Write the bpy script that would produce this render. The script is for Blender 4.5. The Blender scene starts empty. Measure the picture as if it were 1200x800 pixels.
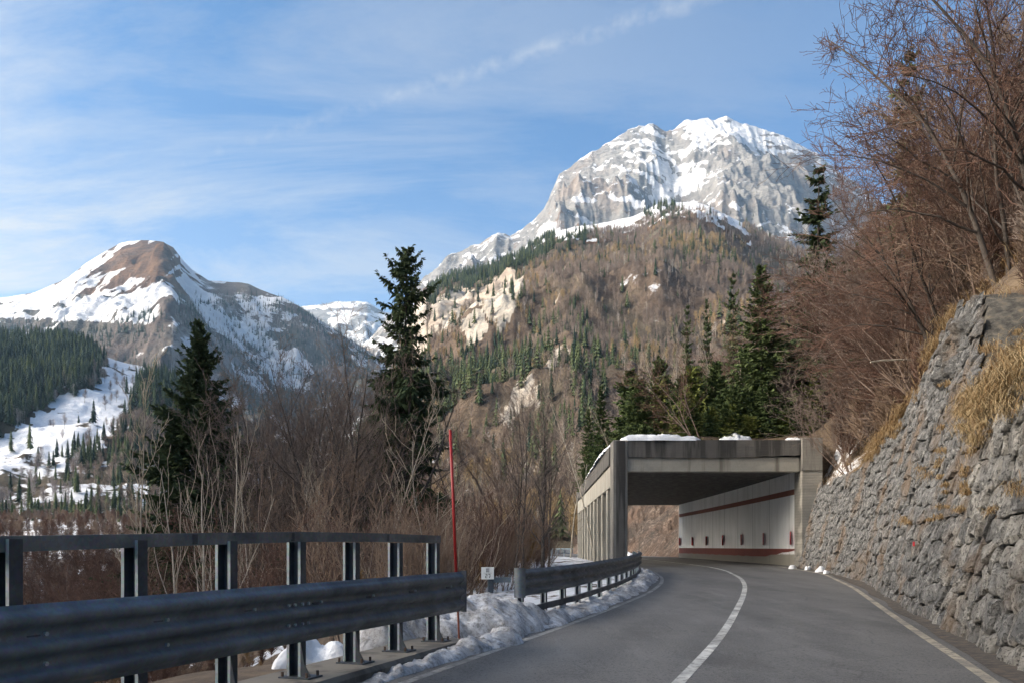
import bpy, bmesh, math, random
import numpy as np
from mathutils import Vector, Matrix
R = math.radians
rng = np.random.default_rng(7)
random.seed(7)
scene = bpy.context.scene
C = scene.collection

# ------------------------------------------------------------------ camera, sky, sun
cam_d = bpy.data.cameras.new('camera'); cam = bpy.data.objects.new('camera', cam_d); C.objects.link(cam)
cam.location = (0, 0, 1.5); cam.rotation_euler = (R(90), 0, 0)
cam_d.sensor_width = 36; cam_d.lens = 28.5; cam_d.shift_y = 0.2
cam_d.clip_start = 0.05; cam_d.clip_end = 40000
scene.camera = cam
SUN_AZ, SUN_EL = -100.0, 27.0          # degrees clockwise from +Y
sd = Vector((math.sin(R(SUN_AZ))*math.cos(R(SUN_EL)), math.cos(R(SUN_AZ))*math.cos(R(SUN_EL)), math.sin(R(SUN_EL))))
sun_l = bpy.data.lights.new('sun', 'SUN'); sun_l.energy = 2.15; sun_l.angle = R(0.5); sun_l.color = (1.0, 0.90, 0.78)
sun = bpy.data.objects.new('sun', sun_l); C.objects.link(sun)
sun.rotation_euler = (-sd).to_track_quat('-Z', 'Y').to_euler(); sun.location = (-50, -50, 80)
scene.view_settings.view_transform = 'Standard'; scene.view_settings.look = 'None'
scene.view_settings.exposure = 1.12; scene.view_settings.gamma = 1.0
scene.view_settings.use_curve_mapping = False

world = bpy.data.worlds.new('World'); scene.world = world; world.use_nodes = True
def build_world():
    nt = world.node_tree; N = nt.nodes; L = nt.links
    bg = N['Background']
    sky = N.new('ShaderNodeTexSky'); sky.sky_type = 'NISHITA'; sky.sun_disc = False
    sky.sun_elevation = R(SUN_EL); sky.sun_rotation = R(SUN_AZ); sky.altitude = 900
    sky.air_density = 1.0; sky.dust_density = 0.2; sky.ozone_density = 3.5
    tc = N.new('ShaderNodeTexCoord')
    sep = N.new('ShaderNodeSeparateXYZ'); L.new(tc.outputs['Generated'], sep.inputs[0])
    def m(op, a, b=None, c=None, clamp=False):
        n = N.new('ShaderNodeMath'); n.operation = op; n.use_clamp = clamp
        for i, v in enumerate((a, b, c)):
            if v is None: continue
            if isinstance(v, (int, float)): n.inputs[i].default_value = v
            else: L.new(v, n.inputs[i])
        return n.outputs[0]
    # thin high cirrus: direction projected on a layer overhead
    z = m('MAXIMUM', sep.outputs[2], 0.04)
    u = m('DIVIDE', sep.outputs[0], m('ADD', z, 0.12)); v = m('DIVIDE', sep.outputs[1], m('ADD', z, 0.12))
    cmb = N.new('ShaderNodeCombineXYZ'); L.new(u, cmb.inputs[0]); L.new(v, cmb.inputs[1])
    mp = N.new('ShaderNodeMapping'); L.new(cmb.outputs[0], mp.inputs[0])
    mp.inputs['Rotation'].default_value = (0, 0, R(28)); mp.inputs['Scale'].default_value = (0.55, 1.5, 1)
    mp.inputs['Location'].default_value = (1.7, 0.4, 0)
    n1 = N.new('ShaderNodeTexNoise'); L.new(mp.outputs[0], n1.inputs[0]); n1.inputs['Scale'].default_value = 1.5
    n1.inputs['Detail'].default_value = 11; n1.inputs['Roughness'].default_value = 0.66; n1.inputs['Distortion'].default_value = 0.5
    n2 = N.new('ShaderNodeTexNoise'); L.new(cmb.outputs[0], n2.inputs[0]); n2.inputs['Scale'].default_value = 0.35
    n2.inputs['Detail'].default_value = 3
    c1 = m('MULTIPLY', m('SUBTRACT', n1.outputs[0], 0.40), 5.0, clamp=True)
    c2 = m('MULTIPLY', m('SUBTRACT', n2.outputs[0], 0.34), 3.2, clamp=True)
    # cloud veil lies to the left (west) and thickens towards the horizon
    side = m('MULTIPLY_ADD', sep.outputs[0], -0.8, 0.36, clamp=True)
    low = m('MULTIPLY_ADD', sep.outputs[2], -1.5, 1.05, clamp=True)
    veil = m('MULTIPLY', m('MULTIPLY', m('ADD', m('MULTIPLY', c1, 1.05), m('MULTIPLY', c2, 0.50)), m('ADD', side, 0.10)), m('ADD', low, 0.30), clamp=True)
    hor = m('MULTIPLY', m('POWER', m('MULTIPLY_ADD', sep.outputs[2], -1.9, 1.0, clamp=True), 1.6), m('MULTIPLY_ADD', side, 1.0, 0.36))
    cloud = m('MAXIMUM', veil, hor)
    # contrail: a band along a great circle through two directions
    def dirpx(x, y): return Vector(((x-600)/950, 1, (640-y)/950)).normalized()
    a, b = dirpx(150, 214), dirpx(800, 4)
    nrm = a.cross(b).normalized()
    dp = N.new('ShaderNodeVectorMath'); dp.operation = 'DOT_PRODUCT'; L.new(tc.outputs['Generated'], dp.inputs[0]); dp.inputs[1].default_value = nrm
    al = N.new('ShaderNodeVectorMath'); al.operation = 'DOT_PRODUCT'; L.new(tc.outputs['Generated'], al.inputs[0]); al.inputs[1].default_value = (b-a).normalized()
    nc = N.new('ShaderNodeTexNoise'); nc.inputs['Scale'].default_value = 24; nc.inputs['Detail'].default_value = 5; L.new(tc.outputs['Generated'], nc.inputs[0])
    dist = m('ADD', dp.outputs['Value'], m('MULTIPLY_ADD', nc.outputs[0], 0.014, -0.007))
    width = m('MULTIPLY_ADD', al.outputs['Value'], 0.006, 0.0120)
    band = m('SUBTRACT', 1.0, m('DIVIDE', m('ABSOLUTE', dist), width), clamp=True)
    nd = N.new('ShaderNodeTexNoise'); nd.inputs['Scale'].default_value = 70; nd.inputs['Detail'].default_value = 4; L.new(tc.outputs['Generated'], nd.inputs[0])
    band = m('MULTIPLY', m('POWER', band, 0.8), m('MULTIPLY_ADD', nd.outputs[0], 2.0, -0.55), clamp=True)
    band = m('MULTIPLY', m('MULTIPLY', band, 0.46), m('MULTIPLY_ADD', al.outputs['Value'], 1.3, 0.75, clamp=True))
    fac = m('MAXIMUM', cloud, m('ADD', band, m('MULTIPLY', cloud, 0.8)), clamp=True)
    tint = N.new('ShaderNodeMixRGB'); tint.blend_type = 'MULTIPLY'; tint.inputs[0].default_value = 1; L.new(sky.outputs[0], tint.inputs[1]); tint.inputs[2].default_value = (0.56, 0.97, 1.16, 1)
    mix = N.new('ShaderNodeMixRGB'); L.new(fac, mix.inputs[0]); L.new(tint.outputs[0], mix.inputs[1])
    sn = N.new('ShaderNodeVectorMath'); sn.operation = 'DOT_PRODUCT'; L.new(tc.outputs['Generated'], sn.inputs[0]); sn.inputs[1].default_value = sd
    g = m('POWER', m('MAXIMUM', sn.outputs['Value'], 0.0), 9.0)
    cm = N.new('ShaderNodeMixRGB'); L.new(m('POWER', m('MAXIMUM', sn.outputs['Value'], 0.0), 2.0), cm.inputs[0]); cm.inputs[1].default_value = CLOUD; cm.inputs[2].default_value = CLOUD_SUN_FILL
    sc_ = N.new('ShaderNodeVectorMath'); sc_.operation = 'SCALE'; L.new(cm.outputs[0], sc_.inputs[0]); L.new(m('MULTIPLY_ADD', g, FILL_GLOW, 1.0), sc_.inputs['Scale'])
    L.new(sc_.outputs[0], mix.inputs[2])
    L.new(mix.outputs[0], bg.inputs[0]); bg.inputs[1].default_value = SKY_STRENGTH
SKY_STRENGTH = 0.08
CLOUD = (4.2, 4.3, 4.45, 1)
CLOUD_SUN_FILL = (4.9, 4.2, 3.35, 1)      # warm cloud glow round the unseen sun, added to fill the shaded foreground
FILL_GLOW = 50.0  # gain of the added sky fill, raised to lift the shade
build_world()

# ------------------------------------------------------------------ helpers
def smooth01(t): t = np.clip(t, 0, 1); return t*t*(3-2*t)
def _hash(ix, iy, seed):
    h = (ix.astype(np.int64)*374761393 + iy.astype(np.int64)*668265263 + seed*1442695041) & 0xffffffff
    h = ((h ^ (h >> 13))*1274126177) & 0xffffffff
    return ((h ^ (h >> 16)) & 0xffffff)/float(0xffffff)
def vnoise(x, y, seed=0):
    x = np.asarray(x, float); y = np.asarray(y, float)
    ix = np.floor(x); iy = np.floor(y); fx = x-ix; fy = y-iy
    fx = fx*fx*fx*(fx*(fx*6-15)+10); fy = fy*fy*fy*(fy*(fy*6-15)+10)
    a = _hash(ix, iy, seed); b = _hash(ix+1, iy, seed); c = _hash(ix, iy+1, seed); d = _hash(ix+1, iy+1, seed)
    return (a*(1-fx)+b*fx)*(1-fy)+(c*(1-fx)+d*fx)*fy
def fbm(x, y, oct=5, seed=0, gain=0.5):
    s = 0; a = 1; n = 0
    for i in range(oct):
        s = s+a*(vnoise(x, y, seed+i*17)*2-1); n += a; a *= gain
        x, y = x*1.94+y*0.41+13.1, y*1.94-x*0.41+7.7
    return s/n
def ridged(x, y, oct=5, seed=0, gain=0.5):
    s = 0; a = 1; n = 0
    for i in range(oct):
        s = s+a*(1-abs(vnoise(x, y, seed+i*31)*2-1)); n += a; a *= gain
        x, y = x*1.93+y*0.45+3.1, y*1.93-x*0.45+9.7
    return s/n
def pwl(pts, sm=0.0):
    xs = np.array([p[0] for p in pts], float); ys = np.array([p[1] for p in pts], float)
    if not sm: return lambda x: np.interp(x, xs, ys)
    g = np.linspace(xs[0], xs[-1], 1500); v = np.interp(g, xs, ys); k = max(3, int(sm/(g[1]-g[0])) | 1)
    for _ in range(2):
        p = np.concatenate([2*v[0]-v[1:k//2+1][::-1], v, 2*v[-1]-v[-k//2:-1][::-1]])
        v = np.convolve(p, np.ones(k)/k, 'same')[len(v[1:k//2+1]):][:len(g)]
    return lambda x: np.interp(x, g, v)
def in_poly(x, y, poly):
    inside = np.zeros(np.shape(x), bool); n = len(poly)
    for i in range(n):
        x1, y1 = poly[i]; x2, y2 = poly[(i+1) % n]
        if y1 == y2: continue
        inside ^= ((y1 > y) != (y2 > y)) & (x < (x2-x1)*(y-y1)/(y2-y1)+x1)
    return inside

def mesh_np(name, verts, faces, mat=None, smooth=False, attrs=None):
    me = bpy.data.meshes.new(name)
    verts = np.asarray(verts, np.float32)
    if isinstance(faces, np.ndarray):
        n, k = faces.shape
        me.vertices.add(len(verts)); me.vertices.foreach_set('co', verts.ravel())
        me.loops.add(n*k); me.loops.foreach_set('vertex_index', faces.astype(np.int32).ravel())
        me.polygons.add(n); me.polygons.foreach_set('loop_start', np.arange(0, n*k, k, dtype=np.int32))
        me.update(calc_edges=True)
    else:
        me.from_pydata(verts.tolist(), [], faces)
    if smooth: me.polygons.foreach_set('use_smooth', np.ones(len(me.polygons), bool))
    for k, v in (attrs or {}).items():
        v = np.asarray(v, np.float32)
        if v.ndim == 1:
            a = me.attributes.new(k, 'FLOAT', 'POINT'); a.data.foreach_set('value', v)
        else:
            a = me.attributes.new(k, 'FLOAT_COLOR', 'POINT'); a.data.foreach_set('color', v.ravel())
    if mat: me.materials.append(mat)
    me.update()
    return me
def link(name, me, parent=None, loc=None, rot=None):
    o = bpy.data.objects.new(name, me); C.objects.link(o)
    if parent: o.parent = parent
    if loc is not None: o.location = loc
    if rot is not None: o.rotation_euler = rot
    return o
def empty(name, loc=(0, 0, 0), rz=0.0):
    o = bpy.data.objects.new(name, None); C.objects.link(o); o.location = loc; o.rotation_euler = (0, 0, rz); o.empty_display_size = 0.3
    return o
def tag(o, label=None, cat=None, group=None, kind=None):
    if label: o['label'] = label
    if cat: o['category'] = cat
    if group: o['group'] = group
    if kind: o['kind'] = kind
    return o
kids = {}
def children(o): return [c for c in bpy.data.objects if c.parent == o]
def copy_thing(o, loc, rot=(0, 0, 0), scale=(1, 1, 1), label=None, chs=None):
    c = o.copy(); C.objects.link(c); c.location = loc; c.rotation_euler = rot; c.scale = scale
    for ch in (chs if chs is not None else children(o)):
        d = ch.copy(); C.objects.link(d); d.parent = c
    if label: c['label'] = label
    return c
class MB:
    """collects boxes, bars, prisms as ONE mesh"""
    def __init__(s): s.v = []; s.f = []
    def add(s, v, f):
        b = len(s.v); s.v += [tuple(p) for p in v]; s.f += [tuple(i+b for i in q) for q in f]; return s
    def box(s, c, d, M=None):
        x, y, z = d[0]/2, d[1]/2, d[2]/2
        v = [Vector((i*x, j*y, k*z)) for k in (-1, 1) for j in (-1, 1) for i in (-1, 1)]
        if M: v = [M @ p for p in v]
        v = [p+Vector(c) for p in v]
        return s.add(v, [(0, 2, 3, 1), (4, 5, 7, 6), (0, 1, 5, 4), (2, 6, 7, 3), (0, 4, 6, 2), (1, 3, 7, 5)])
    def sweep(s, prof, path, side, up=Vector((0, 0, 1)), close=True, caps=True):
        """prof: list of (sideways, up) offsets; path: points; side: per point sideways unit vectors"""
        b = len(s.v); n = len(prof)
        for p, q in zip(path, side):
            for a, h in prof: s.v.append(tuple(Vector(p)+Vector(q)*a+up*h))
        m = n if close else n-1
        for i in range(len(path)-1):
            for j in range(m):
                k = (j+1) % n
                s.f.append((b+i*n+j, b+i*n+k, b+(i+1)*n+k, b+(i+1)*n+j))
        if close and caps:
            s.f.append(tuple(b+j for j in range(n))[::-1]); e = b+(len(path)-1)*n; s.f.append(tuple(e+j for j in range(n)))
        return s
    def tube(s, path, rad, n=8, caps=True):
        path = [Vector(p) for p in path]; b = len(s.v)
        for i, p in enumerate(path):
            t = (path[min(i+1, len(path)-1)]-path[max(i-1, 0)]).normalized()
            a = t.cross(Vector((0, 0, 1)) if abs(t.z) < .9 else Vector((1, 0, 0))).normalized(); c = t.cross(a)
            r = rad[i] if hasattr(rad, '__len__') else rad
            for j in range(n):
                w = 2*math.pi*j/n; s.v.append(tuple(p+(a*math.cos(w)+c*math.sin(w))*r))
        for i in range(len(path)-1):
            for j in range(n):
                k = (j+1) % n; s.f.append((b+i*n+j, b+i*n+k, b+(i+1)*n+k, b+(i+1)*n+j))
        if caps:
            s.f.append(tuple(b+j for j in range(n))[::-1]); e = b+(len(path)-1)*n; s.f.append(tuple(e+j for j in range(n)))
        return s
    def mesh(s, name, mat, smooth=False, bevel=0, recalc=True):
        me = bpy.data.meshes.new(name); bm = bmesh.new()
        vs = [bm.verts.new(p) for p in s.v]
        for q in s.f:
            try: bm.faces.new([vs[i] for i in q])
            except ValueError: pass
        if bevel: bmesh.ops.bevel(bm, geom=bm.edges[:], offset=bevel, segments=1, affect='EDGES')
        if recalc: bmesh.ops.recalc_face_normals(bm, faces=bm.faces)
        bm.to_mesh(me); bm.free()
        if smooth: me.polygons.foreach_set('use_smooth', np.ones(len(me.polygons), bool))
        me.materials.append(mat); return me
    def build(s, name, mat, parent=None, **k): return link(name, s.mesh(name, mat, **k), parent)

# ------------------------------------------------------------------ materials
class NT:
    def __init__(s, name, rough=0.8, metal=0.0, spec=None):
        s.m = bpy.data.materials.new(name); s.m.use_nodes = True; s.nt = s.m.node_tree; s.N = s.nt.nodes; s.L = s.nt.links
        s.b = s.N['Principled BSDF']; s.b.inputs['Roughness'].default_value = rough; s.b.inputs['Metallic'].default_value = metal
        if spec is not None: s.b.inputs['Specular IOR Level'].default_value = spec
        s.geo = s.N.new('ShaderNodeNewGeometry'); s.tc = s.N.new('ShaderNodeTexCoord')
    def put(s, sock, v):
        if isinstance(v, (int, float)): sock.default_value = v
        elif isinstance(v, (tuple, list)): sock.default_value = tuple(v) if len(v) == len(sock.default_value) else tuple(v)+(1,)
        else: s.L.new(v, sock)
    def math(s, op, a, b=None, c=None, clamp=False):
        n = s.N.new('ShaderNodeMath'); n.operation = op; n.use_clamp = clamp
        for i, v in enumerate((a, b, c)):
            if v is not None: s.put(n.inputs[i], v)
        return n.outputs[0]
    def noise(s, scale, detail=4, rough=0.55, vec=None, dist=0.0, stretch=None):
        n = s.N.new('ShaderNodeTexNoise'); n.inputs['Scale'].default_value = scale; n.inputs['Detail'].default_value = detail
        n.inputs['Roughness'].default_value = rough; n.inputs['Distortion'].default_value = dist
        v = vec or s.geo.outputs['Position']
        if stretch:
            mp = s.N.new('ShaderNodeMapping'); s.L.new(v, mp.inputs[0]); mp.inputs['Scale'].default_value = stretch; v = mp.outputs[0]
        s.L.new(v, n.inputs[0]); return n.outputs[0]
    def voro(s, scale, feature='F1', vec=None, out='Distance'):
        n = s.N.new('ShaderNodeTexVoronoi'); n.feature = feature; n.inputs['Scale'].default_value = scale
        s.L.new(vec or s.geo.outputs['Position'], n.inputs[0]); return n.outputs[out]
    def attr(s, name, out='Fac'):
        n = s.N.new('ShaderNodeAttribute'); n.attribute_name = name; return n.outputs[out]
    def mix(s, f, a, b, mode='MIX'):
        n = s.N.new('ShaderNodeMixRGB'); n.blend_type = mode; s.put(n.inputs[0], f); s.put(n.inputs[1], a); s.put(n.inputs[2], b); return n.outputs[0]
    def step(s, v, lo, hi, clamp=True):
        n = s.N.new('ShaderNodeMapRange'); n.clamp = clamp; s.put(n.inputs[0], v); n.inputs[1].default_value = lo; n.inputs[2].default_value = hi
        n.inputs[3].default_value = 0; n.inputs[4].default_value = 1; return n.outputs[0]
    def ramp(s, v, stops):
        n = s.N.new('ShaderNodeValToRGB'); s.put(n.inputs[0], v); e = n.color_ramp.elements
        while len(e) < len(stops): e.new(0.5)
        for k, (p, c) in enumerate(stops): e[k].position = p; e[k].color = tuple(c)+(1,) if len(c) == 3 else c
        return n.outputs[0]
    def bump(s, h, strength=0.5, dist=0.05):
        n = s.N.new('ShaderNodeBump'); n.inputs['Strength'].default_value = strength; n.inputs['Distance'].default_value = dist
        s.L.new(h, n.inputs['Height']); s.L.new(n.outputs[0], s.b.inputs['Normal'])
    def col(s, v): s.put(s.b.inputs['Base Color'], v); return s
    def nz(s):
        n = s.N.new('ShaderNodeSeparateXYZ'); s.L.new(s.geo.outputs['Normal'], n.inputs[0]); return n.outputs[2]
    def pos(s, k):
        n = s.N.new('ShaderNodeSeparateXYZ'); s.L.new(s.geo.outputs['Position'], n.inputs[0]); return n.outputs[k]
    def rand(s):
        return s.N.new('ShaderNodeObjectInfo').outputs['Random']
M = {}
def mats():
    # asphalt
    t = NT('asphalt', 0.78, spec=0.35)
    a = t.noise(0.35, 4, stretch=(1.6, 0.25, 1)); g = t.noise(90, 2); b2 = t.noise(1.3, 5)
    c = t.mix(t.step(a, 0.32, 0.68), (0.072, 0.071, 0.069), (0.122, 0.119, 0.114))
    c = t.mix(t.math('MULTIPLY', t.step(b2, 0.5, 0.75), 0.35), c, (0.19, 0.185, 0.175))
    c = t.mix(t.math('MULTIPLY', t.step(g, 0.52, 0.68), 0.7), c, (0.26, 0.255, 0.245))
    pt = t.step(t.noise(0.5, 3, stretch=(1, 0.6, 1)), 0.6, 0.66)
    c = t.mix(t.math('MULTIPLY', pt, 0.35), c, (0.055, 0.053, 0.05))
    lane = t.attr('lane'); c = t.mix(t.math('MULTIPLY', lane, 0.75), c, (0.16, 0.158, 0.15))
    ck = t.voro(0.9, 'DISTANCE_TO_EDGE', vec=None); 
    ckm = t.math('MULTIPLY', t.math('SUBTRACT', 1.0, t.step(t.math('ADD', ck, t.math('MULTIPLY', t.noise(30, 3), 0.02)), 0.0, 0.030)), t.step(t.noise(0.30, 2), 0.50, 0.56))
    grit = t.step(t.noise(35, 5, 0.8), 0.56, 0.70); salt = t.math('MULTIPLY', t.step(t.noise(0.8, 6, 0.7, stretch=(2.5, .35, 1)), 0.52, 0.75), 0.35)
    c = t.mix(t.math('MULTIPLY', grit, 0.35), c, (0.055, 0.053, 0.05)); c = t.mix(salt, c, (0.24, 0.235, 0.225))
    c = t.mix(t.math('MULTIPLY', ckm, 0.55), c, (0.03, 0.03, 0.03))
    sp = t.noise(30, 3, 0.6); c = t.mix(t.math('MULTIPLY', t.step(sp, 0.54, 0.66), 0.8), c, (0.035, 0.034, 0.033))
    t.col(c); t.put(t.b.inputs['Roughness'], t.math('MULTIPLY_ADD', a, -0.3, 0.9)); t.bump(t.noise(140, 2), 0.5, 0.006); M['asphalt'] = t.m
    def paint(name, base, wear):
        t = NT(name, 0.6); w = t.noise(9, 6, 0.7); w2 = t.noise(1.1, 3)
        f = t.math('MULTIPLY', t.math('SUBTRACT', 1.0, t.math('MULTIPLY', t.step(w, wear, wear+0.10), 0.75)), t.step(w2, 0.25, 0.6)); 
        t.col(t.mix(f, (0.10, 0.098, 0.093), t.mix(t.noise(4, 3), base, tuple(x*0.75 for x in base)))); t.bump(t.noise(140, 2), 0.3, 0.005); M[name] = t.m
    paint('line_white', (0.66, 0.66, 0.62), 0.50); paint('line_cream', (0.50, 0.44, 0.33), 0.47); paint('line_worn', (0.36, 0.35, 0.32), 0.47)
    # gutter debris
    t = NT('gutter', 0.95); n = t.noise(7, 6, 0.7); t.col(t.ramp(n, [(0.3, (0.03, 0.028, 0.026)), (0.5, (0.075, 0.065, 0.055)), (0.7, (0.14, 0.10, 0.07))])); t.bump(t.noise(40, 4), 0.9, 0.03); M['gutter'] = t.m
    # concrete
    def conc(name, base, dark, stain, form=0.0):
        t = NT(name, 0.88); n = t.noise(0.9, 7, 0.6); st = t.noise(1.0, 5, 0.6, stretch=(2.2, 2.2, 0.18)); f = t.noise(14, 4)
        c = t.mix(t.step(n, 0.3, 0.7), base, tuple(x*0.72 for x in base))
        c = t.mix(t.math('MULTIPLY', t.step(st, stain, stain+0.13), 0.85), c, dark)
        c = t.mix(t.math('MULTIPLY', t.step(f, 0.5, 0.8), 0.3), c, tuple(x*0.5 for x in base))
        bd = t.math('FRACT', t.math('MULTIPLY', t.pos(2), 6.5))
        jt = t.math('SUBTRACT', 1.0, t.step(t.math('ABSOLUTE', t.math('SUBTRACT', bd, 0.5)), 0.0, 0.09))
        if form: c = t.mix(t.math('MULTIPLY', jt, form), c, tuple(x*0.45 for x in base))
        t.col(c); t.bump(t.math('ADD', t.math('MULTIPLY', n, 1.0), t.math('MULTIPLY', jt, -0.6*form)), 0.6, 0.06); M[name] = t.m
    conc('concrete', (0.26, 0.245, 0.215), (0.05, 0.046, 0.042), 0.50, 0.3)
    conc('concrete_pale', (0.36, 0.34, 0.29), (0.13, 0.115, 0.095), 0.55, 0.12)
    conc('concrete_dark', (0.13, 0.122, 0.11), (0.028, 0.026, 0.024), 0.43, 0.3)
    conc('concrete_form', (0.33, 0.31, 0.27), (0.14, 0.13, 0.11), 0.63, 0.8)
    conc('kerb', (0.17, 0.155, 0.13), (0.05, 0.045, 0.04), 0.5)
    t = NT('gallery_wall', 0.85); n = t.noise(0.5, 6); st = t.noise(1.0, 5, 0.6, stretch=(1, 1.2, 0.25))
    z = t.pos(2); y = t.pos(1); w = t.noise(1.4, 4)
    c = t.mix(t.step(st, 0.45, 0.75), (0.84, 0.84, 0.82), (0.68, 0.68, 0.65))
    zz = t.math('ADD', z, t.math('MULTIPLY', t.math('SUBTRACT', w, 0.5), 0.22))
    base = t.math('SUBTRACT', 1.0, t.step(zz, 1.02, 1.12)); c = t.mix(base, c, t.mix(n, (0.34, 0.31, 0.25), (0.22, 0.21, 0.18)))
    grime = t.step(y, 49, 57); c = t.mix(t.math('MULTIPLY', t.math('MULTIPLY', grime, base), 0.6), c, (0.12, 0.11, 0.10))
    jn = t.math('ABSOLUTE', t.math('SUBTRACT', t.math('FRACT', t.math('DIVIDE', y, 4.1)), 0.5)); c = t.mix(t.math('MULTIPLY', t.math('SUBTRACT', 1.0, t.step(jn, 0.0, 0.016)), 0.7), c, (0.12, 0.11, 0.10))
    t.col(c); t.bump(n, 0.3, 0.04); M['gallery_wall'] = t.m
    t = NT('red_paint', 0.7); t.col(t.mix(t.noise(3, 5), (0.13, 0.030, 0.022), (0.22, 0.05, 0.032))); M['red_paint'] = t.m
    t = NT('stripe_brown', 0.7); t.col(t.mix(t.noise(3, 5), (0.15, 0.045, 0.028), (0.26, 0.085, 0.045))); M['stripe_brown'] = t.m
    t = NT('red_reflector', 0.35); t.col(t.mix(t.noise(6, 3), (0.55, 0.02, 0.03), (0.40, 0.02, 0.025))); M['red_reflector'] = t.m
    t = NT('red_pole', 0.45); t.col(t.mix(t.noise(6, 4, stretch=(1, 1, .3)), (0.42, 0.015, 0.012), (0.25, 0.012, 0.012))); M['red_pole'] = t.m
    # galvanised steel
    def galv(name, a, b, dirt=0.45, rough=0.5, metal=0.6):
        t = NT(name, rough, metal); n = t.noise(3, 6, 0.65); sp = t.voro(38, out='Color'); s2 = t.noise(1.1, 4, stretch=(1, 1, 3))
        c = t.mix(t.step(n, 0.3, 0.7), a, b); c = t.mix(0.12, c, sp, 'OVERLAY'); c = t.mix(t.math('MULTIPLY', t.step(s2, 0.45, 0.72), dirt), c, (0.035, 0.032, 0.03))
        t.col(c); t.put(t.b.inputs['Roughness'], t.math('MULTIPLY_ADD', n, 0.35, rough-0.12)); t.bump(t.noise(25, 3), 0.12, 0.01); M[name] = t.m
    galv('galv', (0.21, 0.235, 0.255), (0.11, 0.13, 0.148)); galv('galv_post', (0.44, 0.50, 0.52), (0.30, 0.35, 0.38), 0.3); galv('galv_dark', (0.09, 0.105, 0.125), (0.05, 0.06, 0.075), 0.5)
    t = NT('rust', 0.8); t.col(t.mix(t.noise(20, 4), (0.10, 0.05, 0.03), (0.05, 0.045, 0.04))); M['rust'] = t.m
    t = NT('sign_white', 0.5); t.col(t.mix(t.math('MULTIPLY', t.noise(14, 4), 0.5), (0.72, 0.74, 0.72), (0.45, 0.46, 0.45))); M['sign_white'] = t.m
    t = NT('sign_black', 0.6); t.col(t.mix(t.noise(10, 2), (0.03, 0.03, 0.035), (0.05, 0.05, 0.05))); M['sign_black'] = t.m
    # snow
    t = NT('snow', 0.65); n = t.noise(1.8, 6, 0.6); d = t.noise(6, 6, 0.75)
    c = t.mix(t.step(n, 0.35, 0.7), (0.80, 0.82, 0.85), (0.66, 0.67, 0.68)); c = t.mix(t.math('MULTIPLY', t.step(d, 0.55, 0.72), 0.35), c, (0.25, 0.22, 0.18))
    t.col(c); t.bump(t.noise(11, 6, 0.7), 0.7, 0.06); M['snow'] = t.m
    t = NT('snow_dirty', 0.7); n = t.noise(2.2, 6, 0.65); d = t.noise(9, 7, 0.8)
    c = t.mix(t.step(n, 0.40, 0.66), (0.64, 0.65, 0.67), (0.30, 0.29, 0.28)); c = t.mix(t.math('MULTIPLY', t.step(d, 0.46, 0.62), 0.75), c, (0.11, 0.098, 0.085))
    t.col(c); t.bump(t.noise(14, 7, 0.75), 0.8, 0.05); M['snow_dirty'] = t.m
    # stones of the wall
    def stone(name, k, brown):
        t = NT(name, 0.9); o = t.rand(); n = t.noise(2.6, 8, 0.68); f = t.noise(13, 6, 0.75, dist=0.6); l = t.noise(0.55, 3)
        c = t.ramp(n, [(0.32, (0.07*k, 0.069*k, 0.066*k)), (0.44, (0.24*k, 0.238*k, 0.228*k)), (0.58, (0.40*k, 0.395*k, 0.375*k)), (0.76, (0.66*k, 0.65*k, 0.61*k))])
        c = t.mix(0.75, c, t.mix(o, (0.24, 0.25, 0.27), (0.76, 0.73, 0.68)), 'OVERLAY')
        c = t.mix(t.math('MULTIPLY', t.step(f, 0.51, 0.60), 0.9), c, (0.028, 0.027, 0.026))
        c = t.mix(t.math('MULTIPLY', t.step(t.noise(7, 6, 0.75), 0.54, 0.64), 0.65), c, (0.66*k, 0.64*k, 0.59*k))
        c = t.mix(t.math('MULTIPLY', t.step(l, 0.50, 0.66), brown), c, (0.16, 0.11, 0.07))
        t.col(c); t.bump(t.math('ADD', t.noise(8, 8, 0.72), t.math('MULTIPLY', f, 0.5)), 1.0, 0.12); M[name] = t.m
    stone('stone', 0.68, 0.75); stone('rock_ledge', 0.45, 0.6)
    t = NT('mortar', 0.95); t.col(t.ramp(t.noise(5, 6), [(0.35, (0.025, 0.024, 0.022)), (0.55, (0.07, 0.065, 0.055)), (0.75, (0.14, 0.11, 0.07))])); t.bump(t.noise(12, 5), 1.0, 0.08); M['mortar'] = t.m
    # ground: litter, dead grass and snow by attribute 'snow'
    t = NT('ground', 0.95); n = t.noise(0.9, 8, 0.7); s = t.attr('snow'); f = t.noise(0.45, 8, 0.72); g = t.noise(9, 5, 0.7)
    c = t.ramp(n, [(0.3, (0.055, 0.038, 0.027)), (0.5, (0.11, 0.078, 0.052)), (0.7, (0.20, 0.145, 0.09))])
    c = t.mix(t.math('MULTIPLY', t.step(g, 0.5, 0.75), 0.4), c, (0.27, 0.20, 0.12))
    sm = t.step(t.math('ADD', s, t.math('MULTIPLY', t.math('SUBTRACT', f, 0.5), 1.9)), 0.46, 0.56)
    c = t.mix(sm, c, t.mix(t.step(g, 0.4, 0.8), (0.78, 0.80, 0.83), (0.58, 0.58, 0.58)))
    t.col(c); t.bump(t.noise(3, 8, 0.75), 0.8, 0.15); M['ground'] = t.m
    # scree cut
    t = NT('scree', 0.95); n = t.noise(0.42, 10, 0.8, stretch=(1, 1, 0.7), dist=0.5); o = t.noise(0.2, 5)
    n = t.math('ADD', t.math('MULTIPLY', n, .45), t.math('MULTIPLY', t.noise(2.6, 8, .8), .55))
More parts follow.
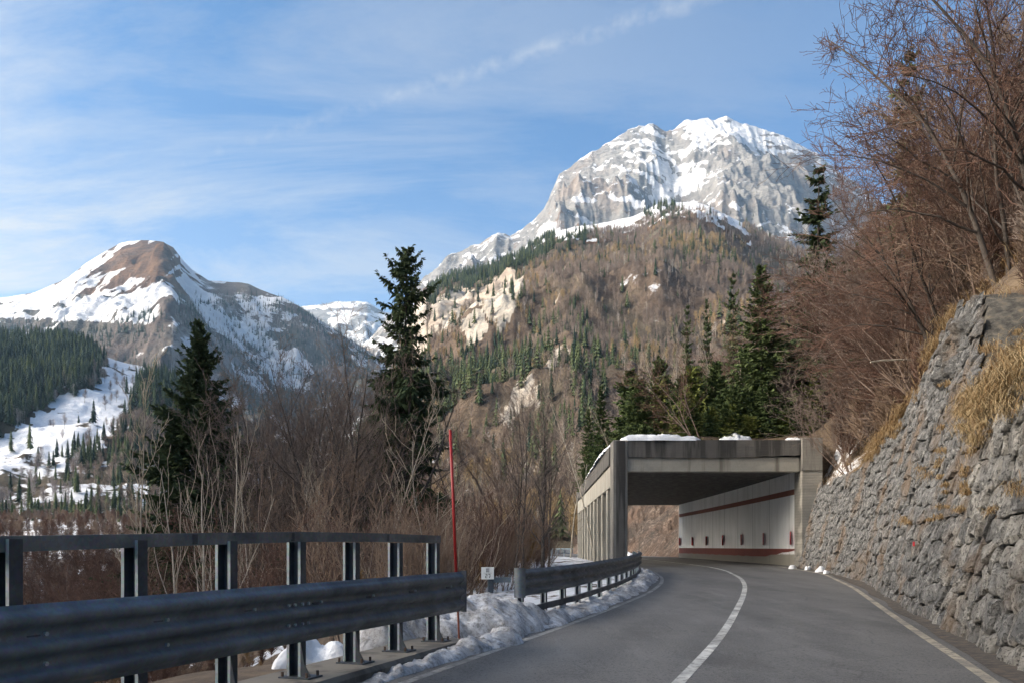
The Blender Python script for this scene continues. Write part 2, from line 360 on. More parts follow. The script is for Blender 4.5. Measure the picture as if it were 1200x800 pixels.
    c = t.ramp(n, [(0.43, (0.018, 0.015, 0.013)), (0.485, (0.05, 0.037, 0.028)), (0.53, (0.10, 0.072, 0.052)), (0.59, (0.24, 0.20, 0.17))])
    c = t.mix(t.math('MULTIPLY', t.step(o, 0.45, 0.65), 0.5), c, (0.12, 0.065, 0.038)); t.col(c); t.bump(t.noise(1.2, 9, 0.75), 1.0, 0.5); M['scree'] = t.m
    # mountain: attributes r (rock) s (snow) g (brown grass), else forest litter
    def mtn(name, rockc, litter, scale, bumpd, snow_soft=0.05):
        t = NT(name, 0.95, spec=0.1); n = t.noise(scale, 10, 0.68); big = t.noise(scale*0.2, 8, 0.6); st = t.noise(scale, 8, 0.7, stretch=(1, 1, 3.0), dist=0.8)
        rock = t.ramp(t.math('ADD', t.math('MULTIPLY', n, 0.5), t.math('MULTIPLY', st, 0.5)), [(0.34, tuple(x*0.33 for x in rockc)), (0.46, tuple(x*0.72 for x in rockc)), (0.60, rockc), (0.75, tuple(min(.75, x*1.35) for x in rockc))])
        rock = t.mix(t.math('MULTIPLY', t.step(big, 0.5, 0.62), 0.35), rock, (0.28, 0.18, 0.11))
        soil = t.mix(t.step(n, 0.35, 0.65), tuple(x*0.6 for x in litter), litter); soil = t.mix(t.step(big, 0.42, 0.6), soil, tuple(x*0.75 for x in (litter[0]*0.85, litter[1]*1.05, litter[2])))
        grass = t.mix(t.step(n, 0.4, 0.62), (0.07, 0.042, 0.027), (0.165, 0.10, 0.06))
        def thr(a, lo=0.47, hi=0.55, k=1.0): return t.step(t.math('ADD', t.attr(a), t.math('MULTIPLY', t.math('SUBTRACT', n, 0.5), k)), lo, hi)
        c = t.mix(thr('rock'), soil, rock); c = t.mix(thr('grass'), c, grass)
        c = t.mix(thr('snow', 0.48, 0.48+snow_soft, 1.3), c, t.mix(t.step(n, .4, .6), (0.74, 0.75, 0.77), (0.60, 0.62, 0.66)))
        t.col(c); t.bump(t.math('ADD', n, t.math('MULTIPLY', st, 0.7)), 1.0, bumpd); M[name] = t.m
    mtn('peak', (0.30, 0.293, 0.28), (0.11, 0.08, 0.06), 0.012, 45); mtn('left_mtn', (0.30, 0.29, 0.28), (0.15, 0.12, 0.105), 0.014, 25)
    mtn('slope', (0.50, 0.455, 0.39), (0.16, 0.118, 0.088), 0.035, 9); mtn('foothill', (0.33, 0.31, 0.28), (0.10, 0.075, 0.055), 0.04, 3)
    # vegetation
    def veg(name, a, b, rough=0.9, trans=0, ns=None):
        t = NT(name, rough, spec=0.15); r = t.rand(); c = t.mix(r, a, b)
        if ns:
            n = t.noise(ns, 5); c = t.mix(t.math('MULTIPLY', t.step(n, 0.4, 0.7), 0.6), c, tuple(x*0.5 for x in a))
        t.col(c); M[name] = t.m
    veg('bark_dark', (0.06, 0.05, 0.044), (0.115, 0.098, 0.085), ns=9); veg('bark_brown', (0.17, 0.125, 0.10), (0.26, 0.20, 0.165), ns=9)
    veg('bark_pale', (0.36, 0.32, 0.26), (0.46, 0.42, 0.35), ns=7)
    veg('twig_dark', (0.13, 0.10, 0.085), (0.20, 0.16, 0.135)); veg('twig_red', (0.085, 0.051, 0.039), (0.155, 0.093, 0.070)); veg('twig_brown', (0.155, 0.11, 0.08), (0.24, 0.175, 0.13))
    veg('twig_pale', (0.28, 0.24, 0.19), (0.34, 0.29, 0.22))
    veg('needles', (0.055, 0.082, 0.030), (0.090, 0.12, 0.045), ns=1.6); veg('needles_dark', (0.060, 0.085, 0.040), (0.095, 0.12, 0.055), ns=1.6); veg('needles_young', (0.10, 0.125, 0.032), (0.17, 0.185, 0.055))
    veg('far_conifer', (0.055, 0.075, 0.035), (0.095, 0.115, 0.05)); veg('far_conifer_dark', (0.022, 0.038, 0.026), (0.040, 0.060, 0.034)); veg('far_bare', (0.155, 0.122, 0.102), (0.25, 0.20, 0.165)); veg('far_pale', (0.30, 0.26, 0.22), (0.42, 0.38, 0.33)); veg('far_frost', (0.22, 0.19, 0.18), (0.33, 0.30, 0.29))
    veg('dead_grass', (0.27, 0.20, 0.105), (0.40, 0.31, 0.18)); veg('dead_grass_dark', (0.17, 0.11, 0.05), (0.28, 0.18, 0.09)); veg('moss', (0.10, 0.11, 0.03), (0.16, 0.15, 0.05))
    veg('larch', (0.26, 0.19, 0.10), (0.34, 0.25, 0.14))
mats()

# ------------------------------------------------------------------ road lay-out (plan), X as function of Y
zr = pwl([(-60, 0), (10, 0), (45, 0.4), (400, 0.4)], 8)
Lline = pwl([(-60, -22), (-20, -9.4), (0, -4.2), (5, -2.55), (8.97, -1.13), (10.65, -.56), (12.4, .08), (15.1, 1.10), (18.95, 2.45), (23.4, 3.95), (28.4, 5.25), (32.3, 6.0), (37.5, 6.6), (45, 7.1), (60, 7.5), (75, 7.9), (84, 7.6), (95, 6), (110, 1), (125, -6), (150, -22), (180, -46)], 3)
Mline = pwl([(-60, -19), (-20, -6.2), (0, -1.45), (5, 0.45), (8.97, 1.84), (11.04, 2.64), (14.5, 3.85), (21.6, 6.15), (26.9, 7.75), (32, 9.05), (39.4, 10.4), (45, 10.9), (60, 11.3), (75, 11.7), (84, 11.4), (95, 10), (110, 5.6), (125, -1), (150, -16), (180, -38)], 3)
Rline = pwl([(-60, -16), (-20, -2.9), (0, 1.7), (5, 3.75), (9, 5.35), (13.1, 6.67), (17.6, 8.15), (25.8, 10.9), (35.7, 13.75), (45, 14.9), (60, 15.2), (75, 15.4), (84, 15.2), (95, 13.6), (110, 9.6), (125, 4), (150, -10), (180, -30)], 3)
Wbase = pwl([(-60, -15), (-20, -1.9), (0, 3.4), (5, 4.85), (9.5, 6.0), (13.46, 7.2), (14.9, 7.75), (19.4, 9.27), (28.4, 12.3), (35.7, 14.2), (43.5, 15.4), (45, 16.1), (84, 16.9), (95, 15.5), (110, 11.4), (125, 6), (150, -8), (180, -28)], 2)
Wtop = pwl([(-60, 6.0), (8, 5.2), (12, 4.9), (15, 4.9), (17.2, 5.2), (18.3, 7.0), (20.2, 7.6), (25, 7.1), (28.4, 6.2), (32, 5.5), (36, 4.9), (44, 4.7)], 1.2)
BAT = 0.22
def strip(name, Ys, left, right, zoff, mat, n=1, kind='structure', wob=0):
    rows = []; Ys = np.asarray(Ys)
    for k in range(n+1):
        f = k/n; X = left(Ys)*(1-f)+right(Ys)*f
        rows.append(np.stack([X, Ys, zr(Ys)+zoff], 1))
    V = np.stack(rows, 1).reshape(-1, 3); m = len(Ys)
    i = np.arange(m-1)[:, None]*(n+1)+np.arange(n)[None]; F = np.stack([i, i+1, i+n+2, i+n+1], -1).reshape(-1, 4)
    return V, F
Yr = np.concatenate([np.arange(-60, 0, 2.), np.arange(0, 50, .5), np.arange(50, 181, 1.5)])
V, F = strip('road', Yr, lambda y: Lline(y)-0.32, lambda y: Wbase(y)+0.15, 0.0, None, 24)
lane = np.tile(np.array([max(0, 1-abs(((k/24)-c)/0.05)) if True else 0 for k in range(25) for c in [0]]), 1)
fr = np.tile(np.arange(25)/24, len(Yr)); lane = np.zeros_like(fr)
for c in (0.16, 0.36, 0.60, 0.80): lane = np.maximum(lane, np.exp(-((fr-c)/0.045)**2))
road = link('road', mesh_np('road', V, F, M['asphalt'], True, {'lane': lane*(0.5+0.5*fbm(V[:, 0]*0.3, V[:, 1]*0.15, 3, 5))})); tag(road, kind='structure')
def off(fn, d): return lambda y: fn(y)+d
def mark(name, fn, w, y0, y1, mat, z=0.004, label=None):
    V, F = strip(name, np.arange(y0, y1, .4), off(fn, -w/2), off(fn, w/2), z, None, 1)
    o = link(name, mesh_np(name, V, F, mat)); tag(o, kind='structure')
mark('centre_line_marking', Mline, 0.15, -20, 150, M['line_white'])
mark('edge_line_marking', Lline, 0.13, -20, 150, M['line_worn'])
mark('edge_line_marking', Rline, 0.15, -20, 150, M['line_cream'])
V, F = strip('gutter', Yr[Yr < 45], lambda y: Rline(y)+0.22+0.12*fbm(y*0.7, y*0, 3, 3), lambda y: Wbase(y)+0.3, 0.008, None, 2)
V[2::3, 2] += 0.05; V[1::3, 2] += 0.02
tag(link('gutter', mesh_np('gutter', V, F, M['gutter'], True)), kind='structure')

# ------------------------------------------------------------------ near ground (left of road, valley)
def ground_z(X, Y):
    X = np.asarray(X, float); Y = np.asarray(Y, float)
    base = zr(Y); d = Lline(Y)-0.35-X
    w = np.interp(Y, [-60, 12, 17, 24, 60, 84, 100, 200], [1.2, 1.2, 1.6, 6, 8, 6, 3, 3])
    depth = np.interp(Y, [-60, 0, 14, 25, 60, 120, 300], [6, 5.0, 4.2, 3.4, 4.0, 4.5, 1.0])
    z = base-depth*smooth01((d-w)/13)+fbm(X*.22, Y*.22, 4, 11)*0.35*smooth01((d-0.8)/3)
    dist = np.sqrt((X-0)**2+Y**2)
    z = z+np.clip(dist-70, 0, 400)*0.040*smooth01((d-20)/30)+fbm(X*.03, Y*.03, 3, 4)*1.6*smooth01((d-15)/30)
    z = np.where(d < 0.1, base-0.06, z-0.03)
    return z
us = np.sinh(np.linspace(-3.6, 3.0, 260))/math.sinh(3.3)*420; us = us[us < 60]
vs = np.concatenate([np.linspace(-80, 0, 20)[:-1], np.geomspace(1, 1200, 260)-1])
GX, GY = np.meshgrid(us, vs); GX = GX+np.clip(GY, 0, 1e9)*0.0+Lline(np.clip(GY, -60, 180))*np.exp(-np.abs(GX)/60)
GX = np.minimum(GX, Wbase(np.clip(GY, -60, 180))+0.5)
GZ = ground_z(GX, GY)
def grid_faces(ny, nx):
    i = np.arange(ny-1)[:, None]*nx+np.arange(nx-1)[None]; return np.stack([i, i+1, i+nx+1, i+nx], -1).reshape(-1, 4)
dl = Lline(np.clip(GY, -60, 180))-GX
snow = np.where((GY > 18) & (dl < 9) & (dl > 0), 0.62, 0.16)
snow = np.where((GY > 55) & (GY < 110) & (dl > 0) & (dl < 30), 0.6, snow)
snow = np.where(GY > 60, np.maximum(snow, np.interp(GX/np.maximum(GY, 1), [-0.7, -0.45, -0.30, -0.15], [0.56, 0.50, 0.40, 0.25])), snow)
snow = np.where((GY > 9) & (GY <= 60) & (GX/np.maximum(GY, 1) < -.40), 0.50, snow)
ground = link('ground', mesh_np('ground', np.stack([GX, GY, GZ], -1).reshape(-1, 3), grid_faces(*GX.shape), M['ground'], True, {'snow': snow.ravel()})); tag(ground, kind='structure')
# deep base sheet to the horizon
V = [(-9100, -7100, -40), (9100, -7100, -40), (9100, 11100, -40), (-9100, 11100, -40)]
tag(link('terrain', mesh_np('terrain', V, [(0, 1, 2, 3)], M['ground'], attrs={'snow': [0.2]*4})), kind='structure')

# ------------------------------------------------------------------ right hillside
def hill_wall_xz(Y, s):           # behind the retaining wall: starts on the wall top
    x0 = np.maximum(Wbase(Y)+BAT*(Wtop(Y)-zr(Y))+0.25+0.45*smooth01((17.5-Y)/2.5), np.where(Y > 43.8, 17.4, -99)); z0 = Wtop(Y)-0.1
    z = z0+np.clip(s, 0, 1e9)*np.interp(Y, [0, 15, 20, 45, 84], [0.75, 0.80, 0.95, 0.85, 0.80])
    X_ = x0+s; sr = np.clip(X_-7.05-0.02*(Y-45), 0, 1e9); zr2 = 7.15+np.minimum(sr, 10)*0.12+np.clip(sr-10, 0, 1e9)*0.85; k_ = smooth01((Y-41.5)/4.4)*smooth01((X_-17.4)/3.5+.15)
    z = z*(1-k_)+zr2*k_
    return x0+s, z+fbm((x0+s)*.12, Y*.12, 4, 21)*1.3*smooth01(s/4)
def hill_roof_xz(Y, s):           # earth on the gallery roof and the slope above it
    x0 = 7.05+0.02*(Y-45)
    z = 7.15+np.minimum(s, 10)*0.12+np.clip(s-10, 0, 1e9)*np.interp(Y, [0, 45, 84], [0.85, 0.85, 0.80])
    return x0+s, z+fbm((x0+s)*.12, Y*.12, 4, 21)*1.3*smooth01(s/4)
def hill_near_xz(Y, s):
    Y = np.asarray(Y, float); a = hill_wall_xz(Y, s); b = hill_roof_xz(Y, s); k = Y > 45.9
    return np.where(k, b[0], a[0]), np.where(k, b[1], a[1])
ss = np.concatenate([np.linspace(0, 30, 50), np.linspace(32, 260, 60)])
for fn, Ys in ((hill_wall_xz, np.concatenate([np.arange(-20, 43.5, 1.), [43.7, 43.9, 44.5, 45.2, 46.2]])), (hill_roof_xz, np.concatenate([[45.97, 45.98], np.arange(46.5, 85, 1.)]))):
    S, YY = np.meshgrid(ss, Ys); X, Z = fn(YY, S)
    if fn is hill_roof_xz: Z[0] -= np.where(S[0] > 10, 5.0, .3)
    snw = np.where(fbm(X*.1, YY*.1, 3, 9) > 0.12, 0.42, 0.22)*np.where(YY > 30, 1, .3); snw = np.where((YY > 37) & (YY < 58) & (X > 16.5) & (X < 27), 0.47, snw)
    if fn is hill_roof_xz: snw[:4] = 0.0
    tag(link('hillside', mesh_np('hillside', np.stack([X, YY, Z], -1).reshape(-1, 3), grid_faces(*X.shape), M['ground'], True, {'snow': snw.ravel()})), kind='structure')
footF = pwl([(84, 17.1), (95, 15.6), (110, 11.8), (130, 9.6), (160, 11), (330, 26)], 3)
def hill_far_xz(Y, s):
    x0 = footF(Y)+0.4
    z = 0.35+np.minimum(s, 11)*1.05+np.clip(s-11, 0, 1e9)*np.interp(Y, [84, 200, 330], [0.72, 0.55, 0.45])
    z = z+fbm((x0+s)*.1, Y*.1, 5, 31)*1.8*smooth01(s/4)+(ridged((x0+s)*.3, Y*.35, 4, 33)-.6)*2.2*smooth01(s/2)
    return x0+s, z
Ys = np.arange(84.2, 330, 1.5); S, YY = np.meshgrid(ss, Ys); X, Z = hill_far_xz(YY, S)
tag(link('hillside', mesh_np('hillside', np.stack([X, YY, Z], -1).reshape(-1, 3), grid_faces(*X.shape), M['scree'], True)), kind='structure')

# unseen hill added behind the camera's left shoulder to put the road in shade
xs = np.linspace(-760, -90, 70); ys = np.linspace(-620, 330, 80); X, Y = np.meshgrid(xs, ys)
prof = np.exp(-((X+380)/135)**2)
end = smooth01((YEND-Y)/120) if (YEND := 150.0) else 1
Z = 226*prof*end*smooth01((Y+620)/150)+fbm(X*.01, Y*.01, 5, 3)*7*prof*end-30
tag(link('hill', mesh_np('hill', np.stack([X, Y, Z], -1).reshape(-1, 3), grid_faces(*X.shape), M['foothill'], True, {'rock': np.zeros(X.size), 'snow': np.zeros(X.size)+.2, 'grass': np.zeros(X.size)})), kind='structure')

# ------------------------------------------------------------------ mountains
def px(X, Y, Z): return 600+950*X/Y, 640-950*(Z-1.5)/Y
class Mountain: pass
def mountain(name, u0, u1, nu, nt, ridge, Dr, foot_D, foot_z, expo, amp, nscale, mat, maskfn, ridge_amp=0.25, seed=0, back=0.35, ridgy=1.0, gully=0.0, carve_fn=None):
    u = np.linspace(u0, u1, nu); t = np.concatenate([np.linspace(0, 1, nt), np.linspace(1, 1+back, nt//8)[1:]])
    U, T = np.meshgrid(u, t)
    carve = carve_fn(U, np.minimum(T, 1)) if carve_fn else 0
    D1 = Dr(U); D0 = foot_D(U); zr1 = 1.5+(640-ridge(U))/950*D1; z0 = foot_z(U)
    tt = np.minimum(T, 1); D = D0+(D1-D0)*T
    Zb = z0+(zr1-z0)*tt**expo
    Zb = Zb-np.clip(T-1, 0, 9)*(zr1-z0)*0.9
    X = (U-600)/950*D
    w = smooth01(tt*4)*(ridge_amp+(1-ridge_amp)*smooth01((1-T)/0.25))
    wx = X+60*fbm(X/300, D/300, 3, seed+9)
    gul = (ridged(wx/(nscale*.22), D/(nscale*1.5), 4, seed+3, 0.6)-.6)*gully
    n = gul+(ridged(X/nscale, D/nscale, 6, seed, 0.52)-0.62)*2.2*ridgy+fbm(X/nscale*1.7, D/nscale*1.7, 6, seed+5, 0.55)*(1.0)
    Z = Zb+amp*n*w+carve
    me_v = np.stack([X, D, Z], -1)
    # slope
    dZdD = np.gradient(Z, axis=0)/np.maximum(np.gradient(D, axis=0), 1e-6); dZdX = np.gradient(Z, axis=1)/np.maximum(np.gradient(X, axis=1), 1e-6)
    sl = np.sqrt(dZdD**2+dZdX**2)
    PX, PY = px(X, D, Z)
    masks = maskfn(PX, PY, X, D, Z, sl, tt, dZdX)
    o = link(name, mesh_np(name, me_v.reshape(-1, 3), grid_faces(*X.shape), M[mat], True, {k: v.ravel() for k, v in masks.items()})); tag(o, kind='structure')
    r = Mountain(); r.X, r.Y, r.Z, r.PX, r.PY, r.T, r.sl, r.masks, r.nt = X, D, Z, PX, PY, T, sl, masks, nt
    return r
zero = lambda a: np.zeros_like(a)
# high peak
ridB = pwl([(380, 430), (430, 400), (470, 360), (500, 325), (530, 303), (560, 287), (582, 274), (598, 278), (625, 262), (636, 250), (643, 236), (655, 208), (668, 200), (690, 184), (703, 178), (725, 160), (740, 152), (752, 149), (766, 145), (780, 152), (790, 150), (802, 141), (825, 135), (850, 136), (880, 143), (910, 150), (935, 160), (960, 180), (985, 200), (1010, 222), (1050, 250), (1150, 290), (1400, 330)])
def maskB(PX, PY, X, D, Z, sl, tt, gx):
    n = fbm(X/260, D/260, 5, 77); n2 = fbm(X/90+Z/120, D/60+Z/60, 5, 78)
    top = np.interp(PX, [600, 700, 780, 900, 1000], [0.15, 0.45, 0.75, 0.72, 0.3])
    hgt = smooth01((Z-1500)/600)
    strat = fbm((X*.35+Z*1.1+220*fbm(X/260, D/260, 3, 91))/40, (X-Z*.4)/120, 5, 79)
    s = 0.71+0.62*strat+0.35*fbm(X/28, Z/28, 4, 93)+0.34*(top-0.45)+0.34*hgt*top+0.55*(0.62-np.clip(sl, 0, 1.4))*1.0+0.40*n+0.28*n2
    s = np.where(PX < 640, s+0.05, s)
    s = np.where(in_poly(PX+12*n2, PY+8*n, [(470, 380), (560, 330), (600, 300), (640, 262), (655, 265), (640, 290), (560, 340), (500, 400)]), 0.9, s)
    s = s-0.35*np.exp(-(((PX-905)/70)**2+((PY-205)/45)**2))-0.30*np.exp(-(((PX-665)/28)**2+((PY-235)/30)**2))+0.25*np.exp(-(((PX-860)/60)**2+((PY-160)/16)**2))
    g = 0.25+0.35*n+0.15*(PY > 235)
    return {'snow': s, 'rock': np.ones_like(s), 'grass': np.clip(g, 0, .42)}
B = mountain('mountain', 380, 1400, 900, 420, ridB, lambda u: 4200+zero(u), lambda u: 1900+zero(u), lambda u: 250+zero(u), 1.25, 190, 620, 'peak', maskB, 0.22, 5, gully=0.9)
# far snowy ridge between
ridF = pwl([(250, 400), (300, 380), (355, 358), (375, 357), (400, 353), (430, 355), (450, 366), (520, 380), (560, 400)])
mountain('mountain', 250, 560, 160, 60, ridF, lambda u: 7000+zero(u), lambda u: 4600+zero(u), lambda u: 300+zero(u), 1.1, 160, 500, 'peak',
         lambda PX, PY, X, D, Z, sl, tt, gx: {'snow': 0.50+0.6*fbm(X/160, D/160+Z/80, 5, 3), 'rock': np.ones_like(X), 'grass': zero(X)+.1}, 0.12, 9)
# left mountain
ridA = pwl([(-700, 430), (-300, 410), (-150, 380), (-60, 352), (0, 349), (20, 346), (40, 343), (60, 334), (80, 325), (100, 308), (125, 293), (140, 285), (150, 283), (165, 282), (190, 284), (203, 291), (212, 303), (225, 316), (245, 329), (270, 331), (292, 332), (305, 338), (330, 347), (350, 358), (380, 378), (420, 402), (480, 440), (560, 500)])
def maskA(PX, PY, X, D, Z, sl, tt, gx):
    n = fbm(X/170, D/170, 5, 44); n2 = fbm(X/60, D/110, 5, 45)
    streak = fbm((PX*0.55+PY*0.95)/7, (PX*0.9-PY*0.5)/50, 4, 46)
    summit = np.exp(-(((PX-168)/52)**2+((PY-290)/24)**2))
    s = 0.70+0.45*n+0.35*n2-1.0*summit+2.1*summit*streak+0.5*streak*np.exp(-((PY-320)/22)**2)
    s = np.where(PX > 212, 0.50+0.6*n+0.45*n2, s)
    s = np.where(PY > 372+0.05*PX, 0.33+0.7*n+0.4*n2, s)
    r = np.where((PX > 200) & (PX < 290) & (PY > 325), 0.62+n*.5, 0.2+n*0.4)
    g = np.where((PY < 345) & (PX < 235), 0.8, 0.15+n*.2)
    g = np.where(PX > 235, g*.6+.2*(PY < 345), g)
    return {'snow': s, 'rock': r, 'grass': g}
A = mountain('mountain', -700, 560, 700, 300, ridA, lambda u: 3000+zero(u), lambda u: 1150+zero(u), lambda u: 70+zero(u), 1.12, 95, 420, 'left_mtn', maskA, 0.07, 15, gully=0.35, carve_fn=lambda U, T: np.sin(np.pi*np.clip(T, 0, 1)**1.6)*smooth01((1-T)/.25)*(-150*np.exp(-((U-300-60*(1-T))/75)**2)+70*np.exp(-((U-205+20*(1-T))/38)**2)))
# forested middle slope
ridC = pwl([(250, 640), (330, 600), (400, 535), (440, 480), (462, 425), (480, 370), (492, 348), (510, 334), (545, 320), (580, 308), (610, 297), (640, 277), (680, 264), (715, 258), (740, 254), (760, 246), (775, 238), (800, 238), (830, 241), (850, 250), (870, 262), (900, 279), (950, 300), (1050, 325), (1400, 360)], 8)
CL1 = [(498, 362), (520, 342), (545, 335), (560, 345), (572, 330), (590, 318), (605, 322), (612, 352), (600, 372), (585, 392), (572, 372), (556, 358), (540, 372), (524, 385), (505, 388)]
CL2 = [(584, 500), (590, 478), (605, 452), (628, 450), (622, 470), (640, 462), (636, 480), (612, 486), (600, 505)]
CL4 = [(540, 380), (556, 362), (570, 372), (566, 396), (548, 402)]
CL5 = [(640, 415), (654, 398), (664, 410), (656, 432), (644, 436)]
CL3 = [(612, 560), (622, 535), (640, 525), (632, 550)]
def maskC(PX, PY, X, D, Z, sl, tt, gx):
    n = fbm(X/90, D/90, 5, 64); n2 = fbm(X/30, D/30+Z/30, 5, 65)
    jx, jy = PX+14*n2, PY+14*n
    r = 0.22+0.25*n
    for P in (CL1, CL2, CL3, CL4, CL5): r = np.where(in_poly(jx, jy, P), 0.95, r)
    r = np.where((PX < 500) & (PY > 345) & (PY < 420), 0.75+n*.3, r)
    r = np.maximum(r, 0.40*(sl > 1.6))
    rid = ridC(PX); top = (PX > 655) & (PX < 880)
    s = np.where(top & (PY-rid < 15+16*n2), 0.72, 0.16+0.3*n)
    s = np.where((PX > 590) & (PX <= 655) & (PY-rid < 5), 0.7, s)
    s = np.where((PX > 690) & (PY > 290) & (PY < 345), s+0.03, s)
    g = np.where(top & (PY-rid < 26), 0.50+0.8*n2, 0.1)
    return {'snow': s, 'rock': r, 'grass': g}
Cm = mountain('mountain', 250, 1400, 560, 300, ridC, lambda u: 1600+zero(u), lambda u: np.interp(u, [250, 600, 1400], [420, 230, 230]), lambda u: zero(u)+1, 1.12, 38, 190, 'slope', maskC, 0.15, 25, gully=0.5)
# left foothill with the clearing
ridL = pwl([(-700, 370), (-200, 380), (0, 400), (60, 402), (95, 408), (120, 418), (170, 432), (210, 452), (260, 485), (330, 525), (450, 580), (560, 625)], 10)
CLEAR = [(110, 400), (185, 400), (178, 440), (158, 470), (150, 500), (120, 520), (60, 540), (30, 560), (-20, 580), (-120, 600), (-120, 545), (0, 512), (35, 490), (70, 470), (112, 458), (124, 440)]
def maskL(PX, PY, X, D, Z, sl, tt, gx):
    n = fbm(X/50, D/50, 5, 84); n2 = fbm(X/18, D/18, 5, 85)
    s = np.where(in_poly(PX+16*n2, PY+16*n, CLEAR), 0.72+.35*n2, 0.25+0.3*n)
    s = np.where(PY > 540, 0.55+0.5*n+.3*n2, s)
    return {'snow': s, 'rock': zero(X)+.1, 'grass': zero(X)+.1}
Lm = mountain('hill', -700, 560, 420, 220, ridL, lambda u: 1050+zero(u), lambda u: 330+zero(u), lambda u: zero(u)+2, 1.15, 14, 130, 'foothill', maskL, 0.2, 35)
#VEG
# ------------------------------------------------------------------ avalanche gallery
def gallery():
    g = tag(empty('avalanche_gallery', (11, 45, 0.4)), 'grey concrete avalanche gallery over the road with open colonnade and snow on its roof', 'gallery')
    def P(mb, name, mat, **k):
        o = mb.build(name, M[mat], g, **k); o.matrix_parent_inverse = Matrix.Translation((-11, -45, -0.4)); return o
    def xo(Y): return 5.6+(Y-45)*1.2/39
    def xi(Y): return xo(Y)+0.8
    # columns
    for k in range(1, 11):
        Y = 45.35+k*3.82
        P(MB().box((xo(Y)+0.4, Y, (0.3+4.92)/2), (0.78, 0.62, 4.62)), 'column', 'concrete_pale', bevel=.03)
    P(MB().box((6.0, 45.55, 3.85), (0.82, 1.3, 7.1)), 'corner_pier', 'concrete', bevel=.04)
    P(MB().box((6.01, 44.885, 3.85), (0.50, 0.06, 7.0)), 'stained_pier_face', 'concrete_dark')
    def prism(quad, z0, z1):
        m = MB(); n = len(quad)
        m.add([(x, y, z0) for x, y in quad]+[(x, y, z1) for x, y in quad], [tuple(range(n))[::-1], tuple(range(n, 2*n))]+[(i, (i+1) % n, (i+1) % n+n, i+n) for i in range(n)]); return m
    P(prism([(xo(46.3), 46.3), (xi(46.3), 46.3), (xi(84), 84), (xo(84), 84)], 4.925, 6.15), 'edge_beam', 'concrete_pale', bevel=.02)
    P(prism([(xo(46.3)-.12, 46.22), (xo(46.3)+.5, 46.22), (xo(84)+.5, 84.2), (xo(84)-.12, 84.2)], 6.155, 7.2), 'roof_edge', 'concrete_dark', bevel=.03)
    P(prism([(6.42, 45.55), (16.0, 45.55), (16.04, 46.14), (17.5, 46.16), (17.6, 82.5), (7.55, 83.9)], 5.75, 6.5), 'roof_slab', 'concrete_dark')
    # portal: light recessed beam, dark fascia
    P(MB().box((11.22, 45.45, 6.07), (9.6, 0.7, 0.80)), 'portal_beam', 'concrete_pale', bevel=.02)
    m = MB(); n = 24; xs = [6.42+i*(16.02-6.42)/n for i in range(n+1)]
    low = [6.47+0.10*math.sin(i/n*math.pi)*-1+0.12*i/n+0.02*math.sin(i*2.1) for i in range(n+1)]
    v = []
    for x, z in zip(xs, low): v += [(x, 44.98, z), (x, 45.95, z), (x, 45.95, 7.42), (x, 44.98, 7.42)]
    f = [tuple(4*i+j for j in (0, 1, 2, 3)) for i in (0,)]+[(4*n+3, 4*n+2, 4*n+1, 4*n)]
    for i in range(n):
        for j in range(4): f.append((4*i+j, 4*i+(j+1) % 4, 4*i+4+(j+1) % 4, 4*i+4+j))
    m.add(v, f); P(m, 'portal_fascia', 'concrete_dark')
    P(MB().box((16.62, 45.5, 6.62), (1.16, 1.3, 1.84)), 'abutment_head', 'concrete', bevel=.03)
    m = MB(); m.add([(16.05, 44.9, 0.2), (17.0, 44.9, 0.2), (17.22, 44.9, 5.69), (16.05, 44.9, 5.69), (16.05, 46.1, 0.2), (17.0, 46.1, 0.2), (17.22, 46.1, 5.69), (16.05, 46.1, 5.69)],
                    [(0, 1, 2, 3), (7, 6, 5, 4), (0, 4, 5, 1), (1, 5, 6, 2), (2, 6, 7, 3), (3, 7, 4, 0)]); P(m, 'abutment', 'concrete_form', bevel=.03)
    # back wall, slightly concave, with painted bands and reflectors
    def xw(Y): return 16.07+(Y-46)*0.8/36+0.35*math.sin((Y-46)/36*math.pi)*0.6
    Ysw = [46.12+i*(82-46.12)/30 for i in range(31)]
    def band(z0f, z1f, y0, y1, dx, thick, name, mat):
        m = MB(); ys = [y for y in Ysw if y0 < y < y1]; ys = [y0]+ys+[y1]; v = []; f = []
        for y in ys:
            x = xw(y)-dx; a, b = z0f(y), z1f(y); v += [(x, y, a), (x, y, b), (x+thick, y, b), (x+thick, y, a)]
        for i in range(len(ys)-1):
            for j in range(4): f.append((4*i+j, 4*i+(j+1) % 4, 4*i+4+(j+1) % 4, 4*i+4+j))
        e = 4*(len(ys)-1); f += [(3, 2, 1, 0), (e, e+1, e+2, e+3)]
        m.add(v, f); return P(m, name, mat)
    band(lambda y: 0.2, lambda y: 5.74, 46.12, 82, 0, 0.5, 'back_wall', 'gallery_wall')
    band(lambda y: 4.46, lambda y: 4.78, 46.15, 81.9, 0.005, 0.02, 'painted_stripe', 'stripe_brown')
    band(lambda y: 0.86+0.42*max(0, 1-(y-46.15)/6.5)+0.03*math.sin(y*3), lambda y: 1.38, 46.15, 81.9, 0.006, 0.02, 'painted_dado', 'red_paint')
    pr = None
    for k in range(7):
        Y = 46.5+k*5.75
        if pr is None: pr = MB().box((0, 0, 0), (0.03, 0.50, 0.75)).mesh('reflector_plate', M['red_reflector'])
        o = link('reflector_plate', pr, g, (xw(Y)-0.12-11, Y-45, 2.0-0.4), (0, 0, -0.42))
    return g
gallery()

